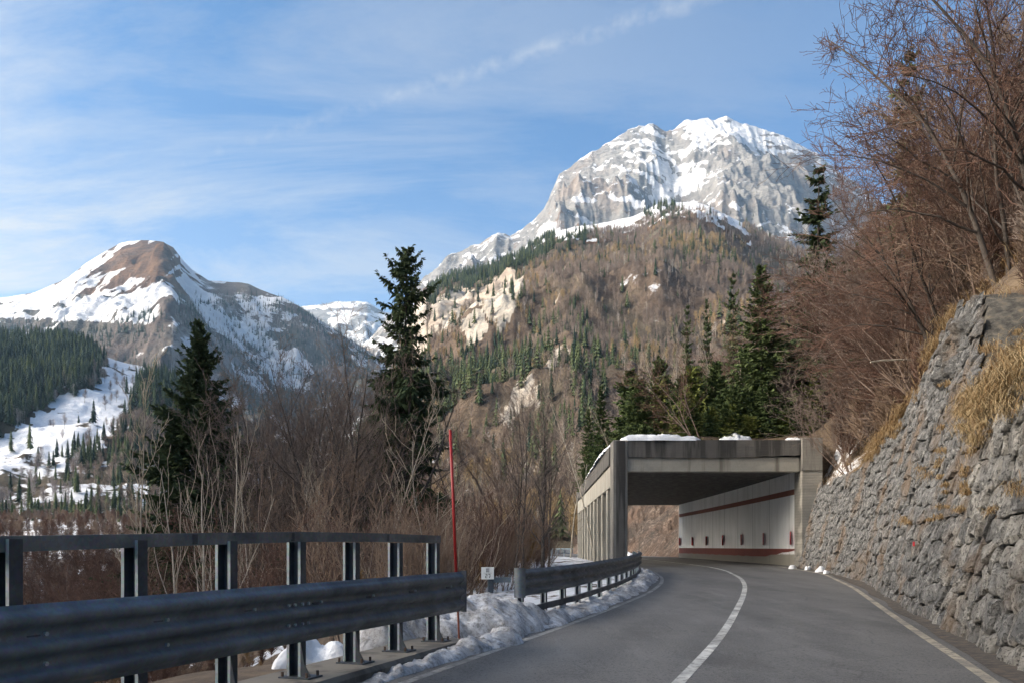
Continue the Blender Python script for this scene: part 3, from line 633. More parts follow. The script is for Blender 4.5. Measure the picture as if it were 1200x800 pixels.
# ------------------------------------------------------------------ retaining wall of rough stones
def wall():
    g = tag(empty('retaining_wall', (7.2, 13.5, 0)), 'high leaning retaining wall of rough grey stones with dry grass beside the right lane', 'wall')
    ys = np.arange(1.0, 44.9, 0.05); xs = Wbase(ys); ds = np.concatenate([[0], np.cumsum(np.hypot(np.diff(xs), np.diff(ys)))]); S = ds[-1]
    def base(s):
        x = np.interp(s, ds, xs); y = np.interp(s, ds, ys); e = 0.4
        tx = np.interp(s+e, ds, xs)-np.interp(s-e, ds, xs); ty = np.interp(s+e, ds, ys)-np.interp(s-e, ds, ys); l = np.hypot(tx, ty)
        return x, y, ty/l, -tx/l
    def ledge(y, h): return 0.45*smooth01((h-4.35)/0.25)*smooth01((17.5-y)/2.5)
    def P(s, h, out=0.0):
        x, y, nx, ny = base(s)
        o = BAT*h+ledge(y, h)+0.16*fbm(np.asarray(s)*.35, np.asarray(h)*.4, 3, 51)-out
        return np.stack([x+nx*o, y+ny*o, zr(y)-0.15+h], -1)
    def top(s):
        y = np.interp(s, ds, ys); return Wtop(y)-zr(y)+0.15+0.12*fbm(s*0.8, s*0, 3, 8)
    # core sheet
    sv = np.linspace(0, S, 260); hv = np.linspace(0, 1, 40); SS, HH = np.meshgrid(sv, hv); TT = top(SS)
    V = P(SS, HH*TT, -0.10); cap = P(sv, top(sv), -1.4); V = np.concatenate([V, cap[None]], 0)
    o = link('mortar', mesh_np('mortar', V.reshape(-1, 3), grid_faces(V.shape[0], V.shape[1]), M['mortar'], True), g); o.matrix_parent_inverse = Matrix.Translation((-7.2, -13.5, 0))
    # cells: half-plane clipped jittered grid
    cells = []
    def clip(poly, mx, my, nx, ny):
        out = []
        for i in range(len(poly)):
            a, b = poly[i], poly[(i+1) % len(poly)]
            da = (a[0]-mx)*nx+(a[1]-my)*ny; db = (b[0]-mx)*nx+(b[1]-my)*ny
            if da <= 0: out.append(a)
            if (da < 0) != (db < 0) and da != db:
                t = da/(da-db); out.append((a[0]+(b[0]-a[0])*t, a[1]+(b[1]-a[1])*t))
        return out
    r = random.Random(5)
    zones = [(0, 21.5, 0.37, 0.43), (21.5, 33, 0.42, 0.42), (33, S, 0.42, 0.36)]
    for (s0, s1, w, h) in zones:
        nx_, ny_ = int((s1-s0)/w), int(8/h); pts = {}
        for i in range(-1, nx_+1):
            for j in range(-1, ny_+1):
                sx = s0+(i+.5+(j % 2)*.5+r.uniform(-.38, .38))*w; hy = (j+.5+r.uniform(-.36, .36))*h
                pts[i, j] = (sx, hy)
        for i in range(nx_):
            for j in range(ny_):
                sx, hy = pts[i, j]
                if hy > top(sx)-0.05 or sx > S-0.1: continue
                k = r.uniform(-.35, .15); asp = 1.0
                poly = [(sx-w, hy-h), (sx+w, hy-h), (sx+w, hy+h), (sx-w, hy+h)]
                for a in (-2, -1, 0, 1, 2):
                    for b in (-2, -1, 0, 1, 2):
                        q = pts.get((i+a, j+b))
                        if q is None or (a == 0 and b == 0): continue
                        mx, my = (sx+q[0])/2, (hy+q[1])/2; poly = clip(poly, mx, my, q[0]-sx, q[1]-hy)
                        if len(poly) < 3: break
                    if len(poly) < 3: break
                if len(poly) >= 4: cells.append((sx, hy, w, poly))
    far_v = []; far_f = []; near = []
    for (sx, hy, w, poly) in cells:
        x, y, _, _ = base(sx); z = zr(y)+hy
        vis = (x/max(y, .1)) < 0.66+0.12 and y > 6
        near.append(((0 if vis else 1), math.hypot(x, y), (sx, hy, w, poly)))
    near.sort(key=lambda a: (a[0], a[1])); 
    def stone_geo(sx, hy, w, poly, fine):
        cx = sum(p[0] for p in poly)/len(poly); cy = sum(p[1] for p in poly)/len(poly)
        q = []
        for i in range(len(poly)):
            a, b = poly[i], poly[(i+1) % len(poly)]; L = math.hypot(b[0]-a[0], b[1]-a[1])
            q.append(a)
            if L > w*0.35 and fine: q.append(((a[0]+b[0])/2, (a[1]+b[1])/2))
        n = len(q); blg = w*r.uniform(.07, .26); tilt = (r.uniform(-.22, .22), r.uniform(-.26, .12)); V = []
        for (sc, dp, jt) in ((0.94, -.4, 0), (0.90, .45, .04), (0.70, .95, .07), (0.36, 1.0, .09)):
            for (a, b) in q:
                ja, jb = r.uniform(-jt, jt)*w, r.uniform(-jt, jt)*w
                u, v = (a-cx)*sc+ja, (b-cy)*sc+jb
                d = blg*dp*(1+r.uniform(-.28, .28)*(dp > 0))+(u*tilt[0]+v*tilt[1])*(dp > 0)
                V.append((cx+u, cy+v, d))
        V.append((cx, cy, blg*r.uniform(.85, 1.15))); F = []
        for k in range(3):
            for i in range(n): j = (i+1) % n; F.append((k*n+i, k*n+j, (k+1)*n+j, (k+1)*n+i))
        for i in range(n): F.append((3*n+i, 3*n+(i+1) % n, 4*n))
        A = np.array(V); W = P(A[:, 0], np.minimum(A[:, 1], 8), 0)
        x, y, nx, ny = base(A[:, 0]); W[:, 0] -= nx*A[:, 2]; W[:, 1] -= ny*A[:, 2]
        return W, F
    for i, (_, _, c) in enumerate(near):
        if i < 298:
            W, F = stone_geo(*c, True); ctr = W.mean(0); me = mesh_np('stone', W-ctr, F, M['stone'])
            me.polygons.foreach_set('use_smooth', [r.random() < .35 for _ in range(len(me.polygons))])
            link('stone', me, g, tuple(ctr-np.array([7.2, 13.5, 0])))
        else:
            W, F = stone_geo(*c, False); b = len(far_v); far_v += W.tolist(); far_f += [tuple(a+b for a in f) for f in F]
    me = mesh_np('stone_field', far_v, far_f, M['stone']); o = link('stone_field', me, g, (-7.2, -13.5, 0)); o['kind'] = 'stuff'
    # bare rock ledge crowning the wall
    def rock(s0, s1, h0, h1, out, seed):
        nx_, ny_ = 70, 44; a = np.linspace(s0, s1, nx_); b = np.linspace(h0, h1, ny_); A, Bm = np.meshgrid(a, b)
        u = (A-s0)/(s1-s0)*2-1; v = (Bm-h0)/(h1-h0)*2-1; env = np.clip(1-np.abs(u)**3.5, 0, 1)*np.clip(1-np.abs(v)**4, 0, 1)
        st = (ridged(A*.7, Bm*2.2, 4, seed)-.5)*.55+fbm(A*2.6, Bm*3.4, 5, seed+1)*.30; st = np.round(st*9)/9*.6+st*.4
        W = P(A.ravel(), Bm.ravel(), 0); x, y, nx, ny = base(A.ravel()); o_ = (env*(out+st)-0.12*(1-env)).ravel()
        W[:, 0] -= nx*o_; W[:, 1] -= ny*o_
        me = mesh_np('rock_face', W, grid_faces(ny_, nx_), M['rock_ledge']); 
        o = link('rock_face', me, g, (-7.2, -13.5, 0))
    rock(18.7, 21.6, 5.3, 7.2, .10, 3)
    # red survey mark
    x, y, nx, ny = base(16.0)
    W = P(np.array([17.6]), np.array([1.62]), 0.26)[0]
    o = tag(MB().box((0, 0, 0), (0.10, 0.03, 0.10)).build('survey_mark', M['red_reflector']), 'small square red survey mark fixed on the grey stone wall', 'marker'); o.location = W; o.rotation_euler = (0, 0, math.atan2(-0.33, 0.94)+math.pi/2-0.0)
    return base, P, top, S
wbase_fn, wall_P, wall_top, wall_S = wall()

# ------------------------------------------------------------------ dry grass on wall and slope (nobody could count it)
def grass_mesh(name, pts, n_bl, L, mat, hang=0.5, seed=1, spread=.16):
    """tufts: every point is the root of one fan of thin curved blades"""
    r = np.random.default_rng(seed); P0 = np.asarray(pts); k = r.uniform(.5, 1.6, len(P0)); fa = r.normal(0, .5, (len(P0), 3))
    idx = np.repeat(np.arange(len(P0)), n_bl); pts = P0[idx]; m = len(pts); kk = k[idx]
    root = pts+r.normal(0, spread*.45, (m, 3))*kk[:, None]*[1, 1, .5]
    az = r.uniform(0, 2*np.pi, m); ln = L*r.uniform(.35, 1.25, m)*kk
    d = np.stack([np.cos(az)*.6-0.35, np.sin(az)*.6-0.15, r.uniform(.3, 1.2, m)], 1)+fa[idx]*.5; d /= np.linalg.norm(d, axis=1)[:, None]
    mid = root+d*ln[:, None]*.45; d2 = d.copy(); d2[:, 2] -= hang*r.uniform(.5, 2.0, m); d2 /= np.linalg.norm(d2, axis=1)[:, None]; m2 = mid+d2*ln[:, None]*.3
    d3 = d2.copy(); d3[:, 2] -= hang*r.uniform(.4, 1.6, m); d3 /= np.linalg.norm(d3, axis=1)[:, None]; tip = m2+d3*ln[:, None]*.35
    w = np.stack([-np.sin(az), np.cos(az), 0*az], 1)*r.uniform(.0025, .006, m)[:, None]
    V = np.stack([root-w, root+w, mid+w*.9, mid-w*.9, m2+w*.7, m2-w*.7, tip], 1).reshape(-1, 3); i = np.arange(m)[:, None]*7
    F = np.concatenate([i+[[0, 1, 2]], i+[[0, 2, 3]], i+[[3, 2, 4]], i+[[3, 4, 5]], i+[[5, 4, 6]]], 0)
    me = mesh_np(name, V, F, M[mat]); 
    alt = {'dead_grass': 'dead_grass_dark', 'dead_grass_dark': 'dead_grass'}[mat]; me.materials.append(M[alt]); pick = r.random(m) < .3; me.polygons.foreach_set('material_index', np.tile(pick.astype(np.int32), 5))
    o = link(name, me); tag(o, kind='stuff'); return o
r = np.random.default_rng(3)
def wpts(n, s0, s1, hf, jit, out=.12, thr=-.1):
    s = r.uniform(s0, s1, n*2); h = hf(s)+r.normal(0, jit, n*2); s, h = [a[fbm(s*1.1, h*.9, 3, 15) > thr] for a in (s, h)]; return wall_P(s[:n], h[:n], out)
ledge_pts = np.concatenate([wpts(44, 8, 14.8, lambda s: 4.33+0*s, .14, .12, .0), wpts(26, 10, 14.4, lambda s: 3.95+0*s, .3, .22, .05), wpts(24, 13.4, 16.4, lambda s: 4.5-(s-13.4)*.22, .16, .16), wpts(20, 11, 14, lambda s: 4.9+0*s, .3, .1)])
grass_mesh('grass', ledge_pts, 170, .29, 'dead_grass', .7, 4, .2)
spots = r.uniform(0, 1, (90, 2)); sp = []
for a, b in spots:
    s = 8+a*13; h = 1.9+b*4; 
    if fbm(np.array([s*.6]), np.array([h*.7]), 2, 5)[0] > 0.0: sp.append(wall_P(np.array([s]), np.array([h]), .1)[0])
grass_mesh('grass', sp, 110, .17, 'dead_grass_dark', 1.0, 6, .12)
tops = np.concatenate([wpts(80, 1, 17, lambda s: wall_top(s)+.05, .06, -.15), wpts(60, 21, 36, lambda s: wall_top(s)+.02, .05, 0), wpts(50, 24, 34, lambda s: wall_top(s)-.35, .3, .12)])
grass_mesh('grass', tops, 110, .27, 'dead_grass_dark', .8, 8, .22)
Yg = r.uniform(6, 16.5, 300); sg = r.uniform(0, 4, 300); Xg, Zg = hill_near_xz(Yg, sg); grass_mesh('grass', np.stack([Xg, Yg, Zg], 1), 130, .45, 'dead_grass', .7, 12, .25)
Yg = r.uniform(14, 44, 420); sg = r.uniform(0, 8, 420); Xg, Zg = hill_near_xz(Yg, sg); grass_mesh('grass', np.stack([Xg, Yg, Zg], 1), 60, .42, 'dead_grass_dark', .7, 13, .35)

# ------------------------------------------------------------------ snow banks
def ridge(name, path, hw, ht, mat, seed, zf=None, nl=140, nc=18, rough=.25, off=0.05, taper=.06):
    P_ = np.array(path, float); d = np.concatenate([[0], np.cumsum(np.hypot(*np.diff(P_[:, :2], axis=0).T))]); t = np.linspace(0, d[-1], nl)
    x = np.interp(t, d, P_[:, 0]); y = np.interp(t, d, P_[:, 1]); W = np.interp(t, d, hw); H = np.interp(t, d, ht)
    tx, ty = np.gradient(x), np.gradient(y); l = np.hypot(tx, ty); nx, ny = ty/l, -tx/l
    c = np.linspace(-1, 1, nc); end = np.minimum(1, np.minimum(t, d[-1]-t)/(taper*d[-1]+.1)); end = np.sqrt(np.clip(end, 0, 1))
    T, Cc = np.meshgrid(t, c, indexing='ij'); wob = 1+.30*fbm(T*1.3, Cc*0+np.sign(Cc)*3, 3, seed)
    X = x[:, None]+nx[:, None]*Cc*W[:, None]*wob*end[:, None]; Y = y[:, None]+ny[:, None]*Cc*W[:, None]*wob*end[:, None]
    prof = np.clip(1-Cc**2, 0, 1)**.6
    Z = (zf(X, Y) if zf else 0)+prof*H[:, None]*end[:, None]*(1+rough*2.2*fbm(X*2.1, Y*2.1, 4, seed+2))+prof*rough*.16*fbm(X*7, Y*7, 4, seed+4)-off
    o = link(name, mesh_np(name, np.stack([X, Y, Z], -1).reshape(-1, 3), grid_faces(nl, nc)[:, ::-1], M[mat], True)); tag(o, kind='stuff'); return o
gz = lambda X, Y: ground_z(X, Y)+0.03
rz_ = lambda X, Y: zr(Y)
ridge('snow', [(-1.55, 12.3), (-1.05, 13.3), (-.35, 14.6), (.35, 15.9)], [.5, 1.0, 1.0, .6], [.22, .66, .58, .25], 'snow_dirty', 3, rz_, 160, 34, .22)
def rail2(y): return float(np.interp(y, [15, 15.8, 17.85, 20.6, 24, 29, 34, 38.5], [0.08, .45, 1.24, 2.1, 3.1, 4.35, 5.3, 5.8]))
ridge('snow', [(rail2(y)+.28, y) for y in (14.2, 16, 18, 20.6, 24, 29, 34, 38)], [.55, .50, .46, .45, .5, .55, .5, .3], [.3, .20, .17, .17, .2, .24, .24, .15], 'snow_dirty', 8, rz_, 420, 16, .35)
def rail1(y): return -2.2+.345*(y-8.5)
ridge('snow', [(rail1(y)+.52+.1*max(0, y-11), y) for y in (6.5, 8, 9.5, 11, 12.2, 13)], [.10, .16, .2, .26, .35, .4], [.05, .08, .11, .15, .2, .2], 'snow_dirty', 12, rz_, 260, 12, .45)
ridge('snow', [(-2.95, 10.0), (-2.5, 10.9), (-2.2, 11.3)], [.35, .55, .35], [.3, .62, .4], 'snow', 15, lambda X, Y: np.maximum(gz(X, Y), -.15), 60, 26, .5, taper=.5)
ridge('snow', [(-2.2, 11.4), (-1.7, 12.4), (-1.15, 13.4)], [.4, .6, .5], [.35, .60, .5], 'snow_dirty', 18, lambda X, Y: np.maximum(gz(X, Y), -.12), 80, 26, .25)
# melting lumps at the foot of the wall by the portal
for i, (x, y, w, h) in enumerate([(14.55, 41.6, .28, .24), (14.75, 40.0, .25, .3), (14.55, 37.6, .4, .34), (14.1, 36.0, .25, .18), (14.9, 42.8, .2, .2)]):
    o = ridge('snow_lump', [(x-w, y-.1), (x+w*.6, y+.5)], [w*.6, w*.5], [h, h*.7], 'snow', 30+i, rz_, 14, 12, .3, .02); o['kind'] = 'thing'
    tag(o, ['white snow lump on the asphalt just before the gallery abutment', 'pointed white snow lump between two others at the stone wall foot', 'widest white snow lump at the foot of the far stone wall', 'low thin snow scrap nearest the camera at the wall foot', 'small snow scrap touching the gallery abutment'][i], 'snow lump', 'melting snow lumps at the wall foot')
# snow on the gallery roof and field left of it
ridge('snow', [(6.0, 45.4), (8.0, 45.3), (10.6, 45.35)], [.45, .5, .35], [.26, .42, .3], 'snow', 41, lambda X, Y: 7.38+0*X, 70, 14, .18, 0)
ridge('snow', [(11.6, 45.7), (12.6, 46.0), (13.6, 45.6)], [.3, .9, .3], [.2, .55, .15], 'snow', 43, lambda X, Y: 7.38+0*X, 40, 14, .3, 0)
ridge('snow', [(15.3, 45.5), (16.7, 45.4)], [.3, .3], [.18, .12], 'snow', 44, lambda X, Y: 7.42+0*X, 30, 12, .3, 0)
ridge('snow', [(5.85, 45.6), (5.85, 52), (6.1, 60), (6.5, 72)], [.35, .35, .3, .2], [.32, .3, .22, .1], 'snow', 46, lambda X, Y: 7.16+0*X, 160, 10, .25, 0)
ridge('snow', [(8.8, 48), (10, 50)], [.8, .5], [.3, .2], 'snow', 47, lambda X, Y: hill_near_xz(Y, np.clip(X-7.1, 0, 99))[1], 30, 12, .3, 0)
for k, (x, y, w, h) in enumerate([(14.2, 95, .6, .5), (13.0, 98, .5, .5), (11.6, 104, .6, .5)]):
    ridge('snow', [(x, y), (x-1.5, y+3)], [w, w*.7], [h, h*.6], 'snow', 60+k, rz_, 20, 10, .3)

# ------------------------------------------------------------------ kerb and railings
def side_of(path):
    P_ = [Vector(p) for p in path]; out = []
    for i in range(len(P_)):
        t = P_[min(i+1, len(P_)-1)]-P_[max(i-1, 0)]; t.z = 0; t.normalize(); out.append(Vector((t.y, -t.x, 0)))
    return out
kp = [(rail1(y), y, 0) for y in np.arange(-8, 12.5, .5)]
kerb = MB().sweep([(-.40, -.25), (.42, -.25), (.42, .10), (.38, .15), (-.40, .15)], kp, side_of(kp)).build('kerb', M['kerb']); tag(kerb, kind='structure')
def wave(h, n=3, d=.066):
    """outline of a corrugated beam, road side positive; closed thin profile"""
    pts = []; m = 8*n
    for i in range(m+1):
        f = i/m; a = d*(0.5-0.5*math.cos(2*math.pi*n*f)); a = d*smooth01(a/d); pts.append((float(a), f*h))
    return [(a, z) for a, z in pts]+[(a-.006, z) for a, z in pts[::-1]]
def guard_beam(g, path, zb, h, parent_off, name='beam', seg=4, mat='galv'):
    out = []
    for i in range(0, len(path)-1, seg):
        q = path[i:i+seg+1]
        if i+seg < len(path)-1: e = Vector(q[-1])+(Vector(q[-1])-Vector(q[-2])).normalized()*.12; q = q+[tuple(e)]
        k = (i//seg) % 2
        q = [(p[0], p[1], p[2]+zb) for p in q]; sd_ = side_of(q)
        prof = [(a+k*.010, z) for a, z in wave(h)]
        o = MB().sweep(prof, q, sd_, caps=False).build(name, M[mat], g, smooth=True); o.matrix_parent_inverse = Matrix.Translation(-Vector(parent_off))
        out.append(o)
    return out
def h_post_mesh(h, mat, w=.165, d=.10, t=.030):
    """channel post: web across the rail line and side faces coloured dark as if shaded, flange edges light, open towards the oncoming side"""
    m = MB(); m.box((d/2-.006, 0, h/2), (.012, w-2*t-.002, h)); m.box((0, w/2-t/2, h/2), (d, t, h)); m.box((0, -w/2+t/2, h/2), (d, t, h))
    me = m.mesh('post', M[mat]); me.materials.append(M['galv_dark']); mi = np.zeros(len(me.polygons), np.int32)
    for p in me.polygons:
        if abs(p.center.y) < w/2-t-.0005 or p.normal.y < -.5 or abs(p.normal.y) > .5: mi[p.index] = 1  # recess and sideways faces take the dark steel as painted shade
    me.polygons.foreach_set('material_index', mi); return me
def near_rail():
    O = (rail1(8.5), 8.5, .15)
    g = tag(empty('guardrail', O), 'dark steel parapet guardrail with handrail on the near kerb', 'guardrail')
    inv = Matrix.Translation(-Vector(O))
    ang = math.atan2(.945, .327)
    path = [(rail1(y)+.235, y, 0.0) for y in [-8+i*.667 for i in range(32)]]
    path = [p for p in path if p[1] < 11.7]+[(rail1(12.0)+.235, 12.0, 0)]
    bs = guard_beam(g, path, .55, .58, O, seg=6)
    for b in bs: b['label'] = 'triple wave galvanised beam'
    me = h_post_mesh(1.40, 'galv_post'); me2 = me
    gus = MB()
    for sx in (-.06, .06): gus.add([(sx-.006, .05, 0), (sx-.006, .20, 0), (sx-.006, .05, .34), (sx+.006, .05, 0), (sx+.006, .20, 0), (sx+.006, .05, .34)], [(0, 1, 2), (5, 4, 3), (0, 3, 4, 1), (1, 4, 5, 2), (2, 5, 3, 0)])
    gm = gus.mesh('gusset', M['galv_dark'])
    gr = MB()
    gr.add([(-.05, -.085, 0), (-.05, -.21, 0), (-.05, -.13, .14), (-.05, -.085, .36), (-.038, -.085, 0), (-.038, -.21, 0), (-.038, -.13, .14), (-.038, -.085, .36)], [(0, 1, 2, 3), (7, 6, 5, 4), (0, 4, 5, 1), (1, 5, 6, 2), (2, 6, 7, 3), (3, 7, 4, 0)]); gr = gr.mesh('gusset', M['galv_dark'])
    pl = MB().box((0, -.05, .008), (.26, .36, .016)).mesh('base_plate', M['galv_dark'])
    nut = MB().tube([(0, 0, .01), (0, 0, .065)], .016, 6).mesh('anchor_bolt', M['rust']); sp = MB().box((.0, -.165, .0), (.10, .14, .16)).mesh('spacer', M['galv_dark'])
    d = Vector((.327, .945, 0)); 
    ys = [11.6, 10.5, 9.45, 8.4, 7.36, 6.33, 5.3, 4.25, 3.2, 2.15, 1.1, .05, -1, -2, -3, -4, -5]
    for y in ys:
        p = Vector((rail1(y), y, .15))-Vector(O); rz = ang
        o = link('post', me, g, p, (0, 0, rz+math.pi*0)); o.rotation_euler = (0, 0, rz+0.0)
        o.rotation_euler.z = math.atan2(d.y, d.x)+math.pi*0
        # local -Y must face the road (right side): x along rail
        for mm, nm, q in ((gr, 'gusset', (0, 0, 0)), (pl, 'base_plate', (0, 0, 0)), (nut, 'anchor_bolt', (.10, -.19, 0)), (nut, 'anchor_bolt', (-.10, -.19, 0)), (nut, 'anchor_bolt', (-.10, .10, 0))):
            c = link(nm, mm, o, q)
        c = link('spacer', sp, o, (0, 0, .70))
    # handrail: box tube along the post tops
    hp = [(rail1(y), y, z) for y, z in ((-8, 1.15), (0, 1.36), (3, 1.43), (5.3, 1.485), (6.9, 1.53), (8.4, 1.57), (10, 1.58), (11.75, 1.575))]
    seams = [0, 3, 5, 7]
    for a, b in zip(seams[:-1], seams[1:]):
        q = hp[a:b+1]; m = MB().sweep([(-.045, -.02), (.05, -.02), (.05, .085), (-.045, .085)], q, side_of(q)); o = m.build('handrail', M['galv'], g); o.matrix_parent_inverse = inv
    for y in (6.9, 8.25, 10.2):
        z = float(np.interp(y, [5.3, 6.9, 8.4, 10, 11.75], [1.485, 1.53, 1.57, 1.58, 1.575])); o = MB().box((rail1(y)+.052, y, z+.033), (.012, .06, .085), Matrix.Rotation(-.33, 3, 'Z')).build('rail_joint', M['galv_dark'], g); o.matrix_parent_inverse = inv
    # beam bolts in the troughs
    bm_ = MB().tube([(0, 0, 0), (.02, 0, 0)], .016, 6).mesh('bolt', M['galv_post'])
    for y in ys[:9]:
        for z in (.735, .93): 
            if z == .93 or y < 7: link('bolt', bm_, g, Vector((rail1(y)+.25, y, z))-Vector(O), (0, 0, -.33))
    for y in (4.0, 8.0):
        for dy in (-.16, -.06, .06, .16):
            for z in (.62, .735, .93, 1.06): link('bolt', bm_, g, Vector((rail1(y+dy)+.262, y+dy, z+.0))-Vector(O), (0, 0, -.33))
    # closing cap at the end
    e = Vector((rail1(12.02)+.235, 12.02, .54)); m = MB(); m.box((0, 0, .30), (.10, .014, .61), None); o = m.build('end_plate', M['galv_dark'], g, ); o.location = e-Vector(O)+Vector((.03, 0, 0)); o.rotation_euler.z = -.33
near_rail()
def far_rail():
    O = (0.08, 15, 0); g = tag(empty('guardrail', O), 'galvanised guardrail with lower rub rail curving through snow to the gallery', 'guardrail'); inv = Matrix.Translation(-Vector(O))
    ysb = np.arange(15.0, 38.6, 1.0); path = [(rail2(y)+.1, y, float(zr(y))) for y in ysb]
    guard_beam(g, path, .52, .50, O, seg=3)
    # curved end shoe
    m = MB(); prof = []
    n = 9
    for i in range(n+1):
        w = math.pi*(i/n); prof.append((.02-.0+.11*math.cos(w)*1.0, .13*math.sin(w)))
    v = []; f = []
    t = Vector((.46, .89, 0)).normalized(); s_ = Vector((t.y, -t.x, 0)); b0 = Vector(path[0])
    for z in (.50, 1.05):
        for (a, b) in prof: v.append(tuple(b0-t*b+s_*(a-.05)+Vector((0, 0, z))))
    for i in range(n): f.append((i, i+1, n+2+i, n+1+i))
    m.add(v, f); o = m.build('end_shoe', M['galv'], g, smooth=True); o.matrix_parent_inverse = inv
    me = h_post_mesh(.95, 'galv_post', .12, .09, .026)
    yl = [15.25, 16.4, 17.6, 18.9, 20.2, 21.5, 22.9, 24.3, 25.7, 27.1, 28.5, 29.9, 31.3, 32.7, 34.1, 35.5, 36.9, 38.2]
    for y in yl:
        a = math.atan2(1.0, (rail2(y+.5)-rail2(y-.5))); link('post', me, g, Vector((rail2(y)-.04, y, float(zr(y))))-Vector(O), (0, 0, a))
    q = [(rail2(y)+.08, y, float(zr(y))+.20) for y in ysb]
    q[0] = (q[0][0]-.05, q[0][1]-.1, q[0][2]-.06)
    o = MB().sweep([(-.02, 0), (.03, 0), (.03, .12), (-.02, .12)], q, side_of(q)).build('rub_rail', M['galv_dark'], g); o.matrix_parent_inverse = inv
    sl = MB().box((0, 0, 0), (.012, .30, .035)).mesh('slot', M['galv_dark'])
    # reflectors / joint bolts
    bl = MB().tube([(0, 0, 0), (.02, 0, 0)], .014, 6).mesh('bolt', M['galv_post'])
    for y in yl:
        for z in (.69, .86): link('bolt', bl, g, Vector((rail2(y)+.105, y, float(zr(y))+z))-Vector(O), (0, 0, -.4))
far_rail()
def bank_rail():
    pts = [(6.4, 86), (5.3, 90), (3.5, 96), (.8, 103), (-3, 112), (-8, 122)]; O = pts[0]+(0.4,)
    g = tag(empty('guardrail', O), 'distant low guardrail following the road beyond the gallery colonnade', 'guardrail'); inv = Matrix.Translation(-Vector(O))
    q = [(x, y, .4) for x, y in pts]; o = MB().sweep([(-.03, .45), (.06, .45), (.06, .85), (-.03, .85)], q, side_of(q)).build('beam', M['galv'], g); o.matrix_parent_inverse = inv
    pm = MB().box((0, 0, .4), (.12, .12, .8)).mesh('post', M['galv_post'])
    for i in range(18):
        y = 86.3+i*2; x = float(np.interp(y, [p[1] for p in pts], [p[0] for p in pts])); link('post', pm, g, Vector((x-.1, y, .4))-Vector(O))
bank_rail()
# kilometre sign on its post
def km_sign():
    O = (-.42, 15.1, -.05); g = tag(empty('kilometre_sign', O), 'small white plate reading III over 27 on a steel post beside the guardrail end', 'road sign')
    pm = h_post_mesh(.98, 'galv_post', .16, .10, .024); link('post', pm, g, (.02, 0, 0), (0, 0, .1))
    pl = MB().box((-.03, -.125, 1.06), (.235, .012, .225)).build('plate', M['sign_white'], g, bevel=.004)
    def bars(name, rects, z, ox):
        m = MB()
        for (x, zc, w, h) in rects: m.box((ox+x, -.1325, z+zc), (w, .003, h))
        return m.build(name, M['sign_black'], pl)
    bars('numeral', [(-.022, 0, .010, .055), (0, 0, .010, .055), (.022, 0, .010, .055), (0, .030, .062, .006), (0, -.030, .062, .006)], 1.115, -.03)
    u = .0105
    two = [(0, .033, .036, u), (.014, .017, u, .032), (0, 0, .036, u), (-.014, -.017, u, .032), (0, -.033, .036, u)]
    seven = [(0, .033, .036, u), (.014, .005, u, .055), (.004, -.024, u, .026)]
    bars('digit', two, 1.01, -.055); bars('digit', seven, 1.01, -.0); bars('rule', [(0, 0, .15, .004)], 1.064, -.03)
    link('back_strap', MB().box((.22, .03, .93), (.36, .02, .10)).mesh('back_strap', M['galv']), g)
km_sign()
def snow_pole():
    base = Vector((-.79, 12.15, .05)); top = Vector((-.93, 12.2, 3.24)); g = tag(empty('snow_pole', base), 'tall thin red snow pole leaning at the end of the near guardrail', 'snow pole')
    d = top-base; MB().tube([(0, 0, 0), tuple(d*.28)], .016, 8).build('sleeve', M['rust'], g).data.materials[0] = M['stripe_brown']
    MB().tube([tuple(d*.27), tuple(d)], .023, 10).build('rod', M['red_pole'], g, smooth=True)
    MB().tube([tuple(d*.999), tuple(d*1.006)], [.025, .018], 8).build('cap', M['red_pole'], g)
snow_pole()
#PART3
# ------------------------------------------------------------------ vegetation generators
def nrm(v): return v/max(1e-9, math.sqrt(v[0]*v[0]+v[1]*v[1]+v[2]*v[2]))
class Segs:
    def __init__(s): s.a = []; s.b = []; s.ra = []; s.rb = []
    def add(s, p, q, r0, r1): s.a.append(p); s.b.append(q); s.ra.append(r0); s.rb.append(r1)
    def mesh(s, name, mat, k=3):
        a = np.array(s.a); b = np.array(s.b); ra = np.array(s.ra)[:, None]; rb = np.array(s.rb)[:, None]
        t = b-a; t /= np.maximum(np.linalg.norm(t, axis=1)[:, None], 1e-9)
        ref = np.where(np.abs(t[:, 2:3]) < .9, [[0, 0, 1.]], [[1., 0, 0]]); u = np.cross(t, ref); u /= np.linalg.norm(u, axis=1)[:, None]; v = np.cross(t, u)
        rings = []
        for c, r in ((a-t*ra*.3, ra), (b, rb)):
            for j in range(k):
                w = 2*math.pi*j/k; rings.append(c+(u*math.cos(w)+v*math.sin(w))*r)
        V = np.stack(rings, 1).reshape(-1, 3); i = np.arange(len(a))[:, None]*2*k
        F = np.concatenate([i+[[j, (j+1) % k, k+(j+1) % k, k+j]] for j in range(k)], 0)
        return mesh_np(name, V, F, M[mat], k > 3)
